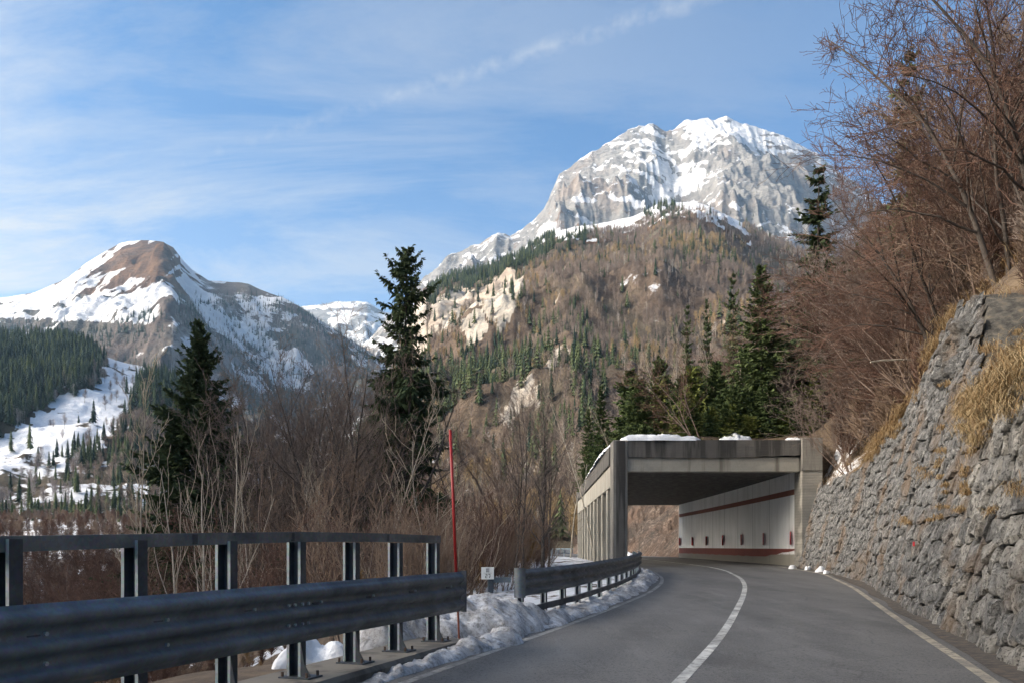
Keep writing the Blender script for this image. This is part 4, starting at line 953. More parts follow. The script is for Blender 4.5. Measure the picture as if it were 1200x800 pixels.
def bare_tree(seed, H, stems=1, spread=0.1, lean=(0, 0), trop=0.02, arch=0.0, counts=(14, 6, 5), ang=(0.7, .75, .8), lens=(0.42, .42, .45), r0=.10, start=.25, wander=.08, minr=.008, fork=.0, seeds=0):
    rr = random.Random(seed); big, tw, leaf = Segs(), Segs(), []
    nsegs = (9, 6, 4, 3)
    def rot_away(d, a):
        ref = np.array([rr.gauss(0, 1), rr.gauss(0, 1), rr.gauss(0, 1)]); p = nrm(np.cross(d, ref)); return nrm(d*math.cos(a)+p*math.sin(a))
    def grow(p, d, L, r, lvl):
        n = nsegs[lvl]; step = L/n; rend = max(minr*.6, r*(.12 if lvl == 0 else .25))
        cnt = counts[lvl] if lvl < len(counts) else 0; st = start if lvl == 0 else .12
        acc = 0
        for i in range(n):
            f = (i+1)/n
            w = wander*(1+lvl*.6); d = nrm(d+np.array([rr.gauss(0, w), rr.gauss(0, w), rr.gauss(0, w)+trop*(1.5 if lvl else .5)-arch*f*(1 if lvl == 0 else .6)]))
            q = p+d*step; ra = r+(rend-r)*(i/n); rb = r+(rend-r)*f
            (big if lvl <= 1 and r > .016 else tw).add(p, q, max(ra, minr), max(rb, minr*.7))
            if f > st and cnt:
                acc += cnt/(n*(1-st))
                while acc >= 1:
                    acc -= 1; u = rr.random(); a = ang[lvl]*rr.uniform(.6, 1.25)
                    cl = L*lens[lvl]*(1.15-f*.75)*rr.uniform(.6, 1.25) if lvl == 0 else L*lens[lvl]*rr.uniform(.5, 1.1)
                    grow(p+(q-p)*u, rot_away(d, a), cl, max(minr, rb*(.55 if lvl == 0 else .5)), lvl+1)
            p = q
        if seeds and lvl == len(counts):
            leaf.append(p)
    for k in range(stems):
        a = rr.uniform(0, 6.28); s = spread*rr.uniform(.4, 1.2) if stems > 1 else spread*rr.uniform(0, .4)
        d = nrm(np.array([math.cos(a)*s+lean[0], math.sin(a)*s+lean[1], 1.0])); b = np.array([math.cos(a)*.25*(stems > 1), math.sin(a)*.25*(stems > 1), -.3])
        grow(b, d, H*rr.uniform(.8, 1.0) if stems > 1 else H, r0*rr.uniform(.7, 1), 0)
    return big, tw, leaf
far_away = (0, 0, -500)
def make_bare(name, label, cat, group, big_mat, twig_mat, **k):
    big, tw, leaf = bare_tree(**k)
    root = bpy.data.objects.new(name, None); root.empty_display_size = .3
    tag(root, label, cat, group)
    parts = [bpy.data.objects.new('trunk', big.mesh('trunk', big_mat, 5)), bpy.data.objects.new('crown', tw.mesh('crown', twig_mat, 3))]
    if leaf:
        P_ = np.array(leaf); P_ = P_[rng.random(len(P_)) < k['seeds']]; m = len(P_); s_ = .022; a = rng.normal(0, s_, (m, 3)); b = rng.normal(0, s_, (m, 3))
        V = np.stack([P_, P_+a, P_+a*.5+b], 1).reshape(-1, 3); parts.append(bpy.data.objects.new('buds', mesh_np('buds', V, np.arange(3*m).reshape(-1, 3), M['twig_dark'])))
        parts[-1]['kind'] = 'stuff'
    return root, parts
def plant(proto, loc, rz=0., sc=1., label=None, tilt=(0, 0), group=None, name=None, sz=None):
    root, parts = proto; o = root.copy(); C.objects.link(o)
    if name: o.name = name
    o.location = loc; o.rotation_euler = (tilt[0], tilt[1], rz); o.scale = (sc, sc, sz or sc)
    for p in parts:
        c = p.copy(); C.objects.link(c); c.parent = o
    if label: o['label'] = label
    if group: o['group'] = group
    return o
def conifer(seed, H, Rb, whorls, per, droop, dens, mat, trunk_mat='bark_dark', bare=.08, ragged=.25, nl=.16, profile=None, hang=.5):
    """tapered trunk with whorls of needled branches; crown = many small needle sprays"""
    rr = np.random.default_rng(seed); big = Segs(); V = []; F = []
    lean = rr.normal(0, .01, 2)
    for i in range(12):
        z0, z1 = H*i/12, H*(i+1)/12; rt = lambda z: max(.01, H*.011*(1-z/H)**.9)
        big.add(np.array([lean[0]*z0, lean[1]*z0, z0-(.4 if i == 0 else 0)]), np.array([lean[0]*z1, lean[1]*z1, z1]), rt(z0), rt(z1))
    S0 = []; Sd = []; Sl = []
    for w in range(whorls):
        f = bare+(1-bare)*(w+.5)/whorls; z = H*f; Rw = Rb*(profile(f) if profile else (1-f)**.8)+.12
        n = per if f < .9 else max(3, per-2)
        for b in range(n):
            if rr.random() < ragged*.5: continue
            az = 2*np.pi*(b+rr.uniform(-.4, .4))/n+w*2.4; L = Rw*rr.uniform(1-ragged*1.3, 1+ragged*.6); el = np.interp(f, [0, .6, 1], [-.25-droop, .05-droop*.6, .75])+rr.normal(0, .08)
            m = max(3, int(L/.34)); p = np.array([lean[0]*z, lean[1]*z, z+rr.uniform(-.1, .1)]); d = np.array([np.cos(az)*np.cos(el), np.sin(az)*np.cos(el), np.sin(el)])
            side = np.array([-np.sin(az), np.cos(az), 0]); step = L/m
            for k in range(m):
                g = (k+1)/m; d2 = d+np.array([0, 0, -droop*.9*g+.55*g*g*(droop > .1)]); d2 /= np.linalg.norm(d2); q = p+d2*step
                r_ = .03*(1-g*.8)*H/15; big.add(p, q, r_, r_*.8)
                nn = int(dens*(1.2 if g > .25 else .5))+1
                wd = L*.34*(1-g)**.6+.10
                for _ in range(nn):
                    t = rr.random(); sgn = rr.choice((-1, 1)); fwd = rr.uniform(.3, 1.0)
                    dd = side*sgn*rr.uniform(.35, 1)+d2*fwd+np.array([0, 0, -hang*rr.uniform(0, 1)+.05]); dd /= np.linalg.norm(dd)
                    S0.append(p+(q-p)*t); Sd.append(dd); Sl.append(wd*rr.uniform(.5, 1.15)+.08)
                p = q
            S0.append(p); Sd.append(d2); Sl.append(.3)
    S0 = np.array(S0); Sd = np.array(Sd); Sl = np.array(Sl)
    # each spray: three slender blades in different planes, drooping at the tip
    out = []; 
    for j in range(3):
        ref = rr.normal(0, 1, S0.shape); u = np.cross(Sd, ref); u /= np.linalg.norm(u, axis=1)[:, None]; off = rr.normal(0, .14, S0.shape)*Sl[:, None]
        dj = Sd+rr.normal(0, .28, S0.shape); dj /= np.linalg.norm(dj, axis=1)[:, None]
        wd = (nl*.32+.02*Sl)[:, None]*rr.uniform(.6, 1.3, (len(S0), 1)); ln = Sl[:, None]*rr.uniform(.6, 1.1, (len(S0), 1)); s0 = S0+off
        mid = s0+dj*ln*.5; tip = s0+dj*ln+np.array([0, 0, -hang*.25])*ln
        out.append(np.stack([s0, mid+u*wd, tip, mid-u*wd], 1))
    Q = np.concatenate(out, 0); Vn = Q.reshape(-1, 3); Fn = np.arange(len(Vn)).reshape(-1, 4)
    return big.mesh('trunk', trunk_mat, 5), mesh_np('crown', Vn, Fn, M[mat])
def make_conifer(name, label, cat, group, **k):
    a, b = conifer(**k); root = bpy.data.objects.new(name, None); tag(root, label, cat, group)
    return root, [bpy.data.objects.new('trunk', a), bpy.data.objects.new('crown', b)]

# ---- far forests as one mass each, instanced on points of the mountain surface
def far_conifer_mesh(name, seed, mat, tiers=8, sp=9, fat=.17):
    rr = np.random.default_rng(seed); V = []; F = []
    for t in range(tiers):
        f = t/tiers; z = .10+.82*f; R_ = fat*(1-f)**.85+.015
        for k in range(sp):
            a = 2*np.pi*(k+rr.uniform(-.3, .3))/sp; R2 = R_*rr.uniform(.6, 1.25); b = len(V); da = .42
            V += [(0, 0, z+.13*(1-f*.4)), (np.cos(a-da)*R2*.62, np.sin(a-da)*R2*.62, z+.02), (np.cos(a)*R2, np.sin(a)*R2, z-.05*rr.uniform(.3, 1.3)), (np.cos(a+da)*R2*.62, np.sin(a+da)*R2*.62, z+.02)]
            F.append((b, b+1, b+2, b+3))
    b = len(V)
    for k in range(3): a = k*2.09; V += [(np.cos(a)*.012, np.sin(a)*.012, -.05), (np.cos(a)*.008, np.sin(a)*.008, .95)]
    for k in range(3): F.append((b+2*k, b+(2*k+2) % 6, b+(2*k+3) % 6, b+2*k+1))
    me = mesh_np(name, V, F, M[mat]); return bpy.data.objects.new(name, me)
def far_bare_mesh(name, seed, mat, n=85, trunkw=.013):
    rr = np.random.default_rng(seed); V = []; F = []
    def blade(p, q, w):
        d = q-p; u = np.cross(d, rr.normal(0, 1, 3)); u = u/np.linalg.norm(u)*w; b = len(V); V.extend([tuple(p-u), tuple(p+u), tuple(q)]); F.append((b, b+1, b+2))
    top = np.array([rr.normal(0, .03), rr.normal(0, .03), .95]); 
    for _ in range(2): blade(np.array([0, 0, -.05]), top, trunkw)
    for k in range(n):
        f = rr.uniform(.25, .92)**.8; p = top*f; a = rr.uniform(0, 6.28); L = .30*(1.1-f)**.6*rr.uniform(.6, 1.2); d = np.array([np.cos(a), np.sin(a), rr.uniform(.5, 1.6)]); d /= np.linalg.norm(d); q = p+d*L
        blade(p, q, .006)
        for _ in range(2): e = p+(q-p)*rr.uniform(.3, .9); d2 = d+rr.normal(0, .5, 3); blade(e, e+d2/np.linalg.norm(d2)*L*.5, .005)
    return bpy.data.objects.new(name, mesh_np(name, V, F, M[mat]))
def scatter(name, pts, protos, sc, idx, label=None):
    n = len(pts); me = bpy.data.meshes.new(name); me.vertices.add(n); me.vertices.foreach_set('co', np.asarray(pts, np.float32).ravel())
    r_ = np.random.default_rng(n)
    for k, v in (('rz', r_.uniform(0, 6.28, n)), ('sc', sc)):
        a = me.attributes.new(k, 'FLOAT', 'POINT'); a.data.foreach_set('value', np.asarray(v, np.float32))
    a = me.attributes.new('pi', 'INT', 'POINT'); a.data.foreach_set('value', np.asarray(idx, np.int32))
    col = bpy.data.collections.new('kinds_of_'+name)
    for i, p in enumerate(protos): p.name = '%s_%02d' % (name, i); col.objects.link(p)
    o = link(name, me); tag(o, label, kind='stuff')
    ng = bpy.data.node_groups.new('scatter_'+name, 'GeometryNodeTree'); ng.interface.new_socket('Geometry', in_out='INPUT', socket_type='NodeSocketGeometry'); ng.interface.new_socket('Geometry', in_out='OUTPUT', socket_type='NodeSocketGeometry')
    N, L = ng.nodes, ng.links; gi = N.new('NodeGroupInput'); go = N.new('NodeGroupOutput'); ip = N.new('GeometryNodeInstanceOnPoints'); ci = N.new('GeometryNodeCollectionInfo')
    ci.inputs['Collection'].default_value = col; ci.inputs['Separate Children'].default_value = True; ci.inputs['Reset Children'].default_value = True
    def at(nm, ty):
        q = N.new('GeometryNodeInputNamedAttribute'); q.data_type = ty; q.inputs['Name'].default_value = nm; return q.outputs['Attribute']
    cx = N.new('ShaderNodeCombineXYZ'); L.new(at('rz', 'FLOAT'), cx.inputs[2]); L.new(gi.outputs[0], ip.inputs['Points']); L.new(ci.outputs[0], ip.inputs['Instance']); ip.inputs['Pick Instance'].default_value = True
    L.new(at('pi', 'INT'), ip.inputs['Instance Index']); L.new(cx.outputs[0], ip.inputs['Rotation']); L.new(at('sc', 'FLOAT'), ip.inputs['Scale']); L.new(ip.outputs[0], go.inputs[0])
    o.modifiers.new('scatter', 'NODES').node_group = ng
    return o
def sample(Mt, n, seed, tmin=0.0, tmax=1.0):
    """random points on the front of a mountain grid, even in area; returns xyz, px, py, t, slope, rock, snow"""
    r_ = np.random.default_rng(seed); nt = Mt.nt; X, Y, Z = Mt.X[:nt], Mt.Y[:nt], Mt.Z[:nt]
    ax = np.diff(X[:-1], axis=1); ay = np.diff(Y[:, :-1], axis=0); w = np.clip(ax*ay, 0, None); T = Mt.T[:nt-1, :-1]; w = np.where((T >= tmin) & (T <= tmax), w, 0)
    # only the part the picture could see from about here
    P0 = Mt.PX[:nt-1, :-1]; w = np.where((P0 > -160) & (P0 < 1150), w, 0)
    c = np.cumsum(w.ravel()); k = np.searchsorted(c, r_.uniform(0, c[-1], n)); i, j = np.unravel_index(k, w.shape); a, b = r_.random(n), r_.random(n)
    def bl(A): return (A[i, j]*(1-a)+A[i+1, j]*a)*(1-b)+(A[i, j+1]*(1-a)+A[i+1, j+1]*a)*b
    x, y, z = bl(X), bl(Y), bl(Z); q = {'p': np.stack([x, y, z], 1), 'px': bl(Mt.PX[:nt]), 'py': bl(Mt.PY[:nt]), 't': bl(Mt.T[:nt]), 'sl': bl(Mt.sl[:nt]), 'rock': bl(Mt.masks['rock'][:nt]), 'snow': bl(Mt.masks['snow'][:nt]), 'u': r_.random(n), 'v': r_.random(n)}
    return q
def blob(x, y, cx, cy, rx, ry): return np.exp(-(((x-cx)/rx)**2+((y-cy)/ry)**2))
# middle slope
q = sample(Cm, 60000, 5, 0.0, 1.0); px_, py_, P_ = q['px'], q['py'], q['p']; x, y = P_[:, 0], P_[:, 1]; rid = ridC(px_)
n1 = fbm(x/75, y/75, 4, 101); n2 = fbm(x/25, y/25, 3, 102)
con = 0.06+0.6*np.clip(n1-0.08, 0, 1)
con += 0.9*((py_-rid < 26) & (px_ < 690) & (px_ > 500))+.5*blob(px_, py_, 775, 248, 22, 14)+0.8*blob(px_, py_, 590, 440, 80, 42)*(n1 > -.1)+.8*blob(px_, py_, 690, 430, 40, 50)*(n2 > -.1)+0.6*blob(px_, py_, 520, 480, 60, 45)+.7*blob(px_, py_, 620, 520, 70, 40)*(n2 > 0)
con *= np.where((px_ > 700) & (py_ < 300) & (py_-rid > 20), .7, 1)
openr = (q['rock'] > .6); top = (px_ > 650) & (px_ < 870) & (py_-rid < 13+10*n2)
isC = (q['u'] < con) & ~(openr & (q['v'] > .22)) & ~(top & (blob(px_, py_, 775, 245, 26, 16) < .4))
isB = ~isC & (q['v'] < .62) & ~openr & ~(top) 
keepC = isC & (q['v'] < .55); 
szc = 6+15*np.random.default_rng(1).random(len(x))**1.3; szb = np.random.default_rng(2).uniform(9, 15, len(x))
scatter('conifer_forest', P_[keepC]-[0, 0, .5], [far_conifer_mesh('c', 1, 'far_conifer'), far_conifer_mesh('c', 2, 'far_conifer', 7, 8, .20), far_conifer_mesh('c', 3, 'far_conifer_dark', 9, 9, .14)], szc[keepC], (q['v'][keepC]*1e4).astype(int) % 3)
kind = np.where(n1[isB]+.5*n2[isB]+.25*(q['u'][isB]-.5) > .30, 2, (q['v'][isB]*1e4).astype(int) % 2); kind = np.where((q['v'][isB]*1e5).astype(int) % 17 == 0, 3, kind)
scatter('bare_forest', P_[isB]-[0, 0, .5], [far_bare_mesh('b', 1, 'far_bare'), far_bare_mesh('b', 2, 'far_bare', 70), far_bare_mesh('b', 3, 'larch', 80), far_bare_mesh('b', 4, 'far_pale', 50, .02)], szb[isB], kind)
# left mountain
q = sample(A, 30000, 6, 0.0, .99); px_, py_, P_ = q['px'], q['py'], q['p']; x, y = P_[:, 0], P_[:, 1]; n1 = fbm(x/160, y/160, 4, 111); n2 = fbm(x/50, y/50, 3, 112)
line = np.interp(px_, [-200, 0, 60, 130, 170, 210, 260, 330, 400], [372, 372, 376, 372, 362, 345, 340, 345, 362])
dens = np.clip((py_-line)/22, 0, 1)*(.80+.9*n1); conp = np.clip(.36+.9*n2+.5*((py_-line) < 22), 0, 1)
k1 = (q['u'] < dens); c = k1 & (q['v'] < conp); b = k1 & ~c
scatter('conifer_forest', P_[c]-[0, 0, 1], [far_conifer_mesh('c', 4, 'far_conifer_dark', 6, 7, .19), far_conifer_mesh('c', 5, 'far_conifer_dark', 6, 7, .15)], np.random.default_rng(3).uniform(13, 24, c.sum()), np.arange(c.sum()) % 2)
scatter('bare_forest', P_[b]-[0, 0, 1], [far_bare_mesh('b', 6, 'far_frost', 60), far_bare_mesh('b', 7, 'far_bare', 60)], np.random.default_rng(4).uniform(12, 19, b.sum()), np.where(px_[b]+60*n2[b] > 190, 0, 1))
# peak: trees only low down are hidden; a few dark dots on ledges right of the brown knob
q = sample(B, 6000, 8, 0.0, .6); m_ = (q['u'] < .25) & (q['py'] > 232); scatter('conifer_forest', q['p'][m_], [far_conifer_mesh('c', 8, 'far_conifer_dark', 5, 6, .2)], np.full(m_.sum(), 20.), np.zeros(m_.sum()))
# foothill
q = sample(Lm, 26000, 7, 0.0, 1.0); px_, py_, P_ = q['px'], q['py'], q['p']; x, y = P_[:, 0], P_[:, 1]; n1 = fbm(x/60, y/60, 4, 121); n2 = fbm(x/20, y/20, 3, 122)
clr = in_poly(px_+10*n2, py_+10*n1, CLEAR)
dark = in_poly(px_+12*n2, py_+10*n1, [(-400, 330), (60, 380), (112, 400), (112, 452), (70, 468), (35, 490), (0, 512), (-120, 545), (-400, 640)])
bare_thin = (px_ < 170) & (py_ > 520); q['v'] = np.where(bare_thin, np.clip(q['v']*1.6+.1, 0, 1), q['v']); low = (py_ > 545) | (px_ > 60) & (py_ > 500); mid = ~clr & ~dark
con = np.where(dark, .95, np.where(clr, .012, np.where(mid, .16+.5*(n1 > .12), .1))); bare = np.where(dark, .02, np.where(clr, .03, .45))
c = (q['u'] < con*.55); b = ~c & (q['v'] < bare*.55)
r4 = np.random.default_rng(9)
scatter('conifer_forest', P_[c]-[0, 0, .5], [far_conifer_mesh('c', 11, 'far_conifer_dark', 10, 10, .15), far_conifer_mesh('c', 12, 'far_conifer', 10, 9, .14), far_conifer_mesh('c', 13, 'far_conifer_dark', 9, 9, .18)], r4.uniform(15, 27, c.sum())*np.where(low[c], .6, 1), (q['v'][c]*1e4).astype(int) % 3)
# pale straight trunks at the forest edge along the clearing
e = np.where((np.abs(py_-np.interp(px_, [-100, 0, 35, 70, 112, 124], [530, 505, 484, 462, 448, 432])) < 9) & (px_ < 125) & (q['u'] < .4))[0]
b2 = np.concatenate([np.where(b)[0], e]); kk = np.concatenate([np.where(px_[b]+40*n2[b] < 90, 1, 0), np.full(len(e), 2)])
scatter('bare_forest', P_[b2]-[0, 0, .5], [far_bare_mesh('b', 8, 'far_bare', 110), far_bare_mesh('b', 9, 'far_frost', 100), far_bare_mesh('b', 10, 'far_pale', 30, .022)], r4.uniform(9, 17, len(b2)), kk)
# flat valley floor and sunny bank beyond the gallery: brush
r5 = np.random.default_rng(11); n = 9000; yy = r5.uniform(55, 330, n); pxx = r5.uniform(-60, 690, n); xx = (pxx-600)/950*yy
ok = (Lline(np.clip(yy, -60, 180))-xx > 5) & (fbm(xx/14, yy/14, 3, 131) > np.where(pxx < 150, -.05, -.22)); ok &= ~((pxx < 150) & (yy > 90) & (r5.random(n) < .4))
pp = np.stack([xx, yy, ground_z(xx, yy)], 1)[ok]
scatter('brushwood', pp, [far_bare_mesh('b', 21, 'twig_brown', 150, .006), far_bare_mesh('b', 22, 'twig_red', 150, .005), far_bare_mesh('b', 23, 'twig_dark', 110, .010)], r5.uniform(1.6, 4.6, len(pp))*np.interp(pp[:, 1], [55, 160], [.8, 1.2]), r5.integers(0, 3, len(pp)))
n = 5200; yy = r5.uniform(86, 326, n); s_ = r5.uniform(0, 1, n)**1.3*170+10; xx, zz = hill_far_xz(yy, s_)
typ = np.where(fbm(xx/20, yy/20, 3, 141) > .18, 3, r5.integers(0, 3, n))
hs = r5.uniform(5, 12, n)
scatter('hillside_wood', np.stack([xx, yy, zz], 1), [far_bare_mesh('b', 31, 'far_bare', 130, .008), far_bare_mesh('b', 32, 'twig_brown', 130, .008), far_bare_mesh('b', 33, 'larch', 90, .012), far_conifer_mesh('c', 34, 'far_conifer', 11, 10, .17)], hs, typ)
n = 320; yy = r5.uniform(90, 175, n); s_ = r5.uniform(.5, 8, n); xx, zz = hill_far_xz(yy, s_); scatter('hillside_brush', np.stack([xx, yy, zz], 1), [far_bare_mesh('b', 35, 'twig_dark', 130, .008)], r5.uniform(.6, 2.4, n), np.zeros(n))
# undergrowth on the near right slope and in the left gully
n = 5200; yy = r5.uniform(10, 84, n); s_ = r5.uniform(0, 1, n)**1.2*80+np.where(yy < 45, .8, 9); xx, zz = hill_near_xz(yy, s_)
scatter('undergrowth', np.stack([xx, yy, zz-.1], 1), [far_bare_mesh('b', 36, 'twig_red', 190, .003), far_bare_mesh('b', 37, 'twig_brown', 190, .003), far_bare_mesh('b', 38, 'twig_dark', 190, .003)], r5.uniform(2.2, 5.0, n)*np.interp(yy, [12, 40], [.3, 1]), r5.integers(0, 3, n))
n = 2600; yy = r5.uniform(7, 60, n); d_ = r5.uniform(2.2, 40, n); xx = Lline(yy)-d_; ok = (xx/yy > -.75) & ((yy < 22) | (d_ > 5)) & ((d_ > 4) | (yy < 10))
xx, yy = xx[ok], yy[ok]; scatter('undergrowth', np.stack([xx, yy, ground_z(xx, yy)-.1], 1), [far_bare_mesh('b', 39, 'twig_red', 200, .004), far_bare_mesh('b', 40, 'twig_brown', 200, .004), far_bare_mesh('b', 41, 'dead_grass_dark', 160, .005)], r5.uniform(.6, 2.2, len(xx))*np.interp(yy, [8, 34], [.32, 1]), r5.integers(0, 3, len(xx)))

# ------------------------------------------------------------------ trees one can tell apart
def at(pxx, D): X = (pxx-600)/950*D; return X, D
def left_base(pxx, D): X, Y = at(pxx, D); return (X, Y, float(ground_z(X, Y))-.1)
spruce = make_conifer('spruce_tree', 'tall ragged dark spruce with drooping branches behind the handrail', 'spruce', None, seed=3, H=20.5, Rb=4.9, whorls=36, per=7, droop=.40, dens=8, mat='needles_dark', bare=.10, ragged=.52, nl=.16, hang=1.0, profile=lambda f: (1-f)**.62*(.80+.22*math.sin(f*23)))
plant(spruce, left_base(463, 42)[:2]+(-3.4,), 1.1, 1.0)
fir = make_conifer('fir_tree', 'dark broad fir standing behind the pale multi stemmed tree', 'fir', None, seed=5, H=17.5, Rb=5.8, whorls=34, per=8, droop=.12, dens=9, mat='needles_dark', bare=.12, ragged=.32, nl=.16, hang=.35, profile=lambda f: (1-f)**.85)
plant(fir, left_base(236, 44)[:2]+(-4.0,), .4, 1.0)
up1 = make_bare('bare_tree', 'dark leafless tree', 'bare tree', None, 'bark_dark', 'twig_dark', seed=11, H=13, counts=(17, 7, 4), r0=.13, trop=.05, ang=(.75, .7, .7), start=.22, minr=.009, lens=(.38, .45, .45))
up2 = make_bare('bare_tree', 'dark leafless tree', 'bare tree', None, 'bark_dark', 'twig_dark', seed=12, H=12, counts=(20, 6, 4), r0=.11, trop=.06, ang=(.62, .7, .7), start=.3, minr=.009, stems=2, spread=.12)
up3 = make_bare('bare_tree', 'brown leafless tree', 'bare tree', None, 'bark_brown', 'twig_brown', seed=13, H=10, counts=(16, 6, 4), r0=.09, trop=.05, ang=(.65, .7, .7), start=.2, minr=.008, stems=2, spread=.15)
pale1 = make_bare('bare_tree', 'pale', 'bare tree', None, 'bark_pale', 'twig_pale', seed=21, H=6.6, counts=(9, 3), r0=.062, trop=.20, ang=(.55, .6), start=.15, wander=.05, minr=.009, stems=3, spread=.42, lens=(.5, .4))
pale2 = make_bare('bare_tree', 'pale', 'bare tree', None, 'bark_pale', 'twig_pale', seed=24, H=6.0, counts=(8, 4), r0=.05, trop=.16, ang=(.8, .7), start=.15, wander=.09, minr=.009, stems=1, lens=(.45, .4))
pale3 = make_bare('bare_tree', 'pale', 'bare tree', None, 'bark_pale', 'twig_pale', seed=26, H=11, counts=(15, 5, 2), r0=.085, trop=.10, ang=(.5, .6, .6), start=.35, wander=.05, minr=.010, lens=(.30, .4, .4))
red1 = make_bare('bare_shrub', 'reddish', 'shrub', None, 'bark_brown', 'twig_red', seed=31, H=4.6, counts=(9, 6, 4), r0=.035, trop=.05, ang=(.7, .7, .8), start=.1, wander=.12, minr=.007, stems=6, spread=.55, lens=(.45, .5, .5))
# pale stems behind the railing
plant(pale1, left_base(215, 18)[:2]+(-2.1,), .3, 1.0, 'pale multi stemmed young tree rising behind the handrail, in front of the dark fir')
plant(pale3, left_base(166, 19)[:2]+(-2.6,), 2.0, .72, 'thin pale straight trunk left of the pale multi stemmed tree')
plant(pale2, left_base(505, 19)[:2]+(-1.6,), 1.0, .98, 'small pale crooked tree just left of the red snow pole')
plant(pale2, left_base(475, 17)[:2]+(-1.6,), 4.0, .78, 'short pale leaning tree behind the last handrail posts', tilt=(0, -.1))
plant(pale1, left_base(450, 24)[:2]+(-2.2,), 2.0, .62, 'small pale forked sapling at the foot of the tall ragged spruce')
plant(pale3, left_base(432, 30)[:2]+(-3.0,), 3.3, .95, 'tall pale leaning trunk just left of the tall ragged spruce', tilt=(0, -.06))
# dark bare trees between fir and spruce
dk = [(322, 36, 0, .90, 'dark bare tree with wide crown right of the broad fir'), (350, 40, 1, .95, 'dark forked bare tree, second right of the broad fir'), (378, 33, 0, .78, 'dark bare tree midway between the fir and the tall spruce'), (396, 42, 1, 1.05, 'tallest dark bare tree between the fir and the tall spruce'),
      (420, 37, 0, .92, 'dark bare tree standing close left of the tall spruce'), (440, 48, 1, 1.05, 'dark forked bare tree whose crown mixes with the left side of the tall spruce'), (494, 46, 0, .80, 'dark bare tree just right of the tall spruce trunk'),
      (290, 46, 1, .88, 'dark bare tree whose twigs overlap the right edge of the fir'), (262, 34, 2, .70, 'brown bare tree in front of the lower right side of the fir'), (195, 38, 2, .70, 'brown bare tree in front of the lower left side of the fir')]
for (p_, D, k, s_, lb) in dk: b_ = left_base(p_, D); plant((up1, up2, up3)[k], b_, p_*1.7, s_*(1.02 if k else .98), lb)
dk2 = [(306, 34, 0), (338, 30, 2), (368, 38, 1), (405, 33, 0), (430, 41, 1), (388, 29, 2), (448, 35, 0)]
lb2 = ['dark leafless trunk first to the right of the fir behind the handrail', 'slim brown bare tree between the two darkest forked trees', 'dark twin trunked bare tree in the middle of the row', 'straight dark bare tree two trunks left of the tall spruce', 'dark bare tree standing behind the pale leaning trunk near the spruce', 'low brown bare tree directly behind the fourth handrail post', 'dark bare trunk crossing in front of the tall spruce']
for (p_, D, k), lb in zip(dk2, lb2): plant((up1, up2, up3)[k], left_base(p_, D), p_*2.3, .78+.12*(k == 1), lb)
for i in range(16):
    p_ = 284+i*11.5+(i*7 % 5)*2; D = 34+(i*5 % 9)*2.1
    plant((up2, up1)[i % 2], left_base(p_, D), i*2.7, .88+.05*(i % 4), 'tall slim dark bare tree in the row between the fir and the tall ragged spruce', group='slim dark bare trees between fir and spruce', sz=.92+.08*(i % 3))
for p_, D, s2, lb in [(292, 26, .62, 'slim pale trunk right of the fir, above the third handrail post'), (340, 29, .66, 'slim pale birch like trunk in the middle of the dark row'), (372, 25, .6, 'pale thin trunk between the fourth and fifth handrail posts'), (405, 31, .7, 'pale thin trunk two steps left of the tall ragged spruce'), (258, 24, .55, 'short pale stem just right of the pale multi stemmed tree')]: plant(pale3, left_base(p_, D)[:2]+(-3.0,), p_*.9, s2, lb)
more = [(335, 55), (362, 60), (388, 52), (412, 62), (308, 58), (455, 60), (478, 66), (278, 62), (520, 60), (545, 62)]
for i, (p_, D) in enumerate(more): plant((up1, up2, up3)[i % 3], left_base(p_, D), i*1.3, .95+.12*(i % 3), 'slender dark bare tree in the thicket behind the tall spruce', group='bare trees in the thicket behind the spruce')
# grey trunks by the snow field left of the gallery
for i, (p_, D, s_, lb) in enumerate([(610, 30, .62, 'slim bare tree rising directly behind the start of the far guardrail'), (622, 34, .72, 'bare tree with two straight grey trunks by the snow field'), (634, 31, .66, 'grey bare tree leaning right over the snow field'), (642, 40, .70, 'thin bare tree at the edge of the snow field, closest to the gallery columns'), (600, 42, .85, 'taller bare tree behind the kilometre sign')]):
    plant((up2, up3, up1)[i % 3], left_base(p_, D), i*2.1, s_, lb)
# brown thicket between handrail and gallery
r6 = random.Random(8)
thick = [make_bare('bare_thicket', 'brown', 'thicket', None, 'bark_brown', m_, seed=40+i, H=3.6, counts=(8, 5), r0=.022, trop=.06, ang=(.5, .65), start=.15, wander=.09, minr=.006, stems=14, spread=.42, lens=(.4, .45)) for i, m_ in enumerate(('twig_brown', 'twig_red', 'twig_brown'))]
for i in range(64):
    D = r6.uniform(14.5, 48); p_ = r6.uniform(480, 640) if i < 46 else r6.uniform(300, 480)
    X, Y = at(p_, D)
    if Lline(Y)-X < (5.2 if Y > 20 else 3.2): continue
    plant(thick[i % 3], (X, Y, float(ground_z(X, Y))-.1), r6.uniform(0, 6.28), r6.uniform(.6, 1.05)*(1 if D < 30 else 1.15), 'brown leafless thicket of upright stems between the near railing and the gallery', group='brown thickets between railing and gallery')
for i in range(34):
    D = r6.uniform(13, 40); p_ = r6.uniform(-40, 330); X, Y = at(p_, D)
    plant(red1, (X, Y, float(ground_z(X, Y))-.1), r6.uniform(0, 6.28), r6.uniform(.6, 1.0)*(1.0 if D > 22 else .8), 'reddish brown leafless shrub on the bank behind the near handrail', group='reddish shrubs behind the near handrail')
for i in range(7):
    D = 42+i*4; plant(red1, left_base(75+i*13, D), i*1.1, 1.35, 'tall reddish shrub in front of the snowy valley floor, left of the fir', group='tall reddish shrubs left of the fir')

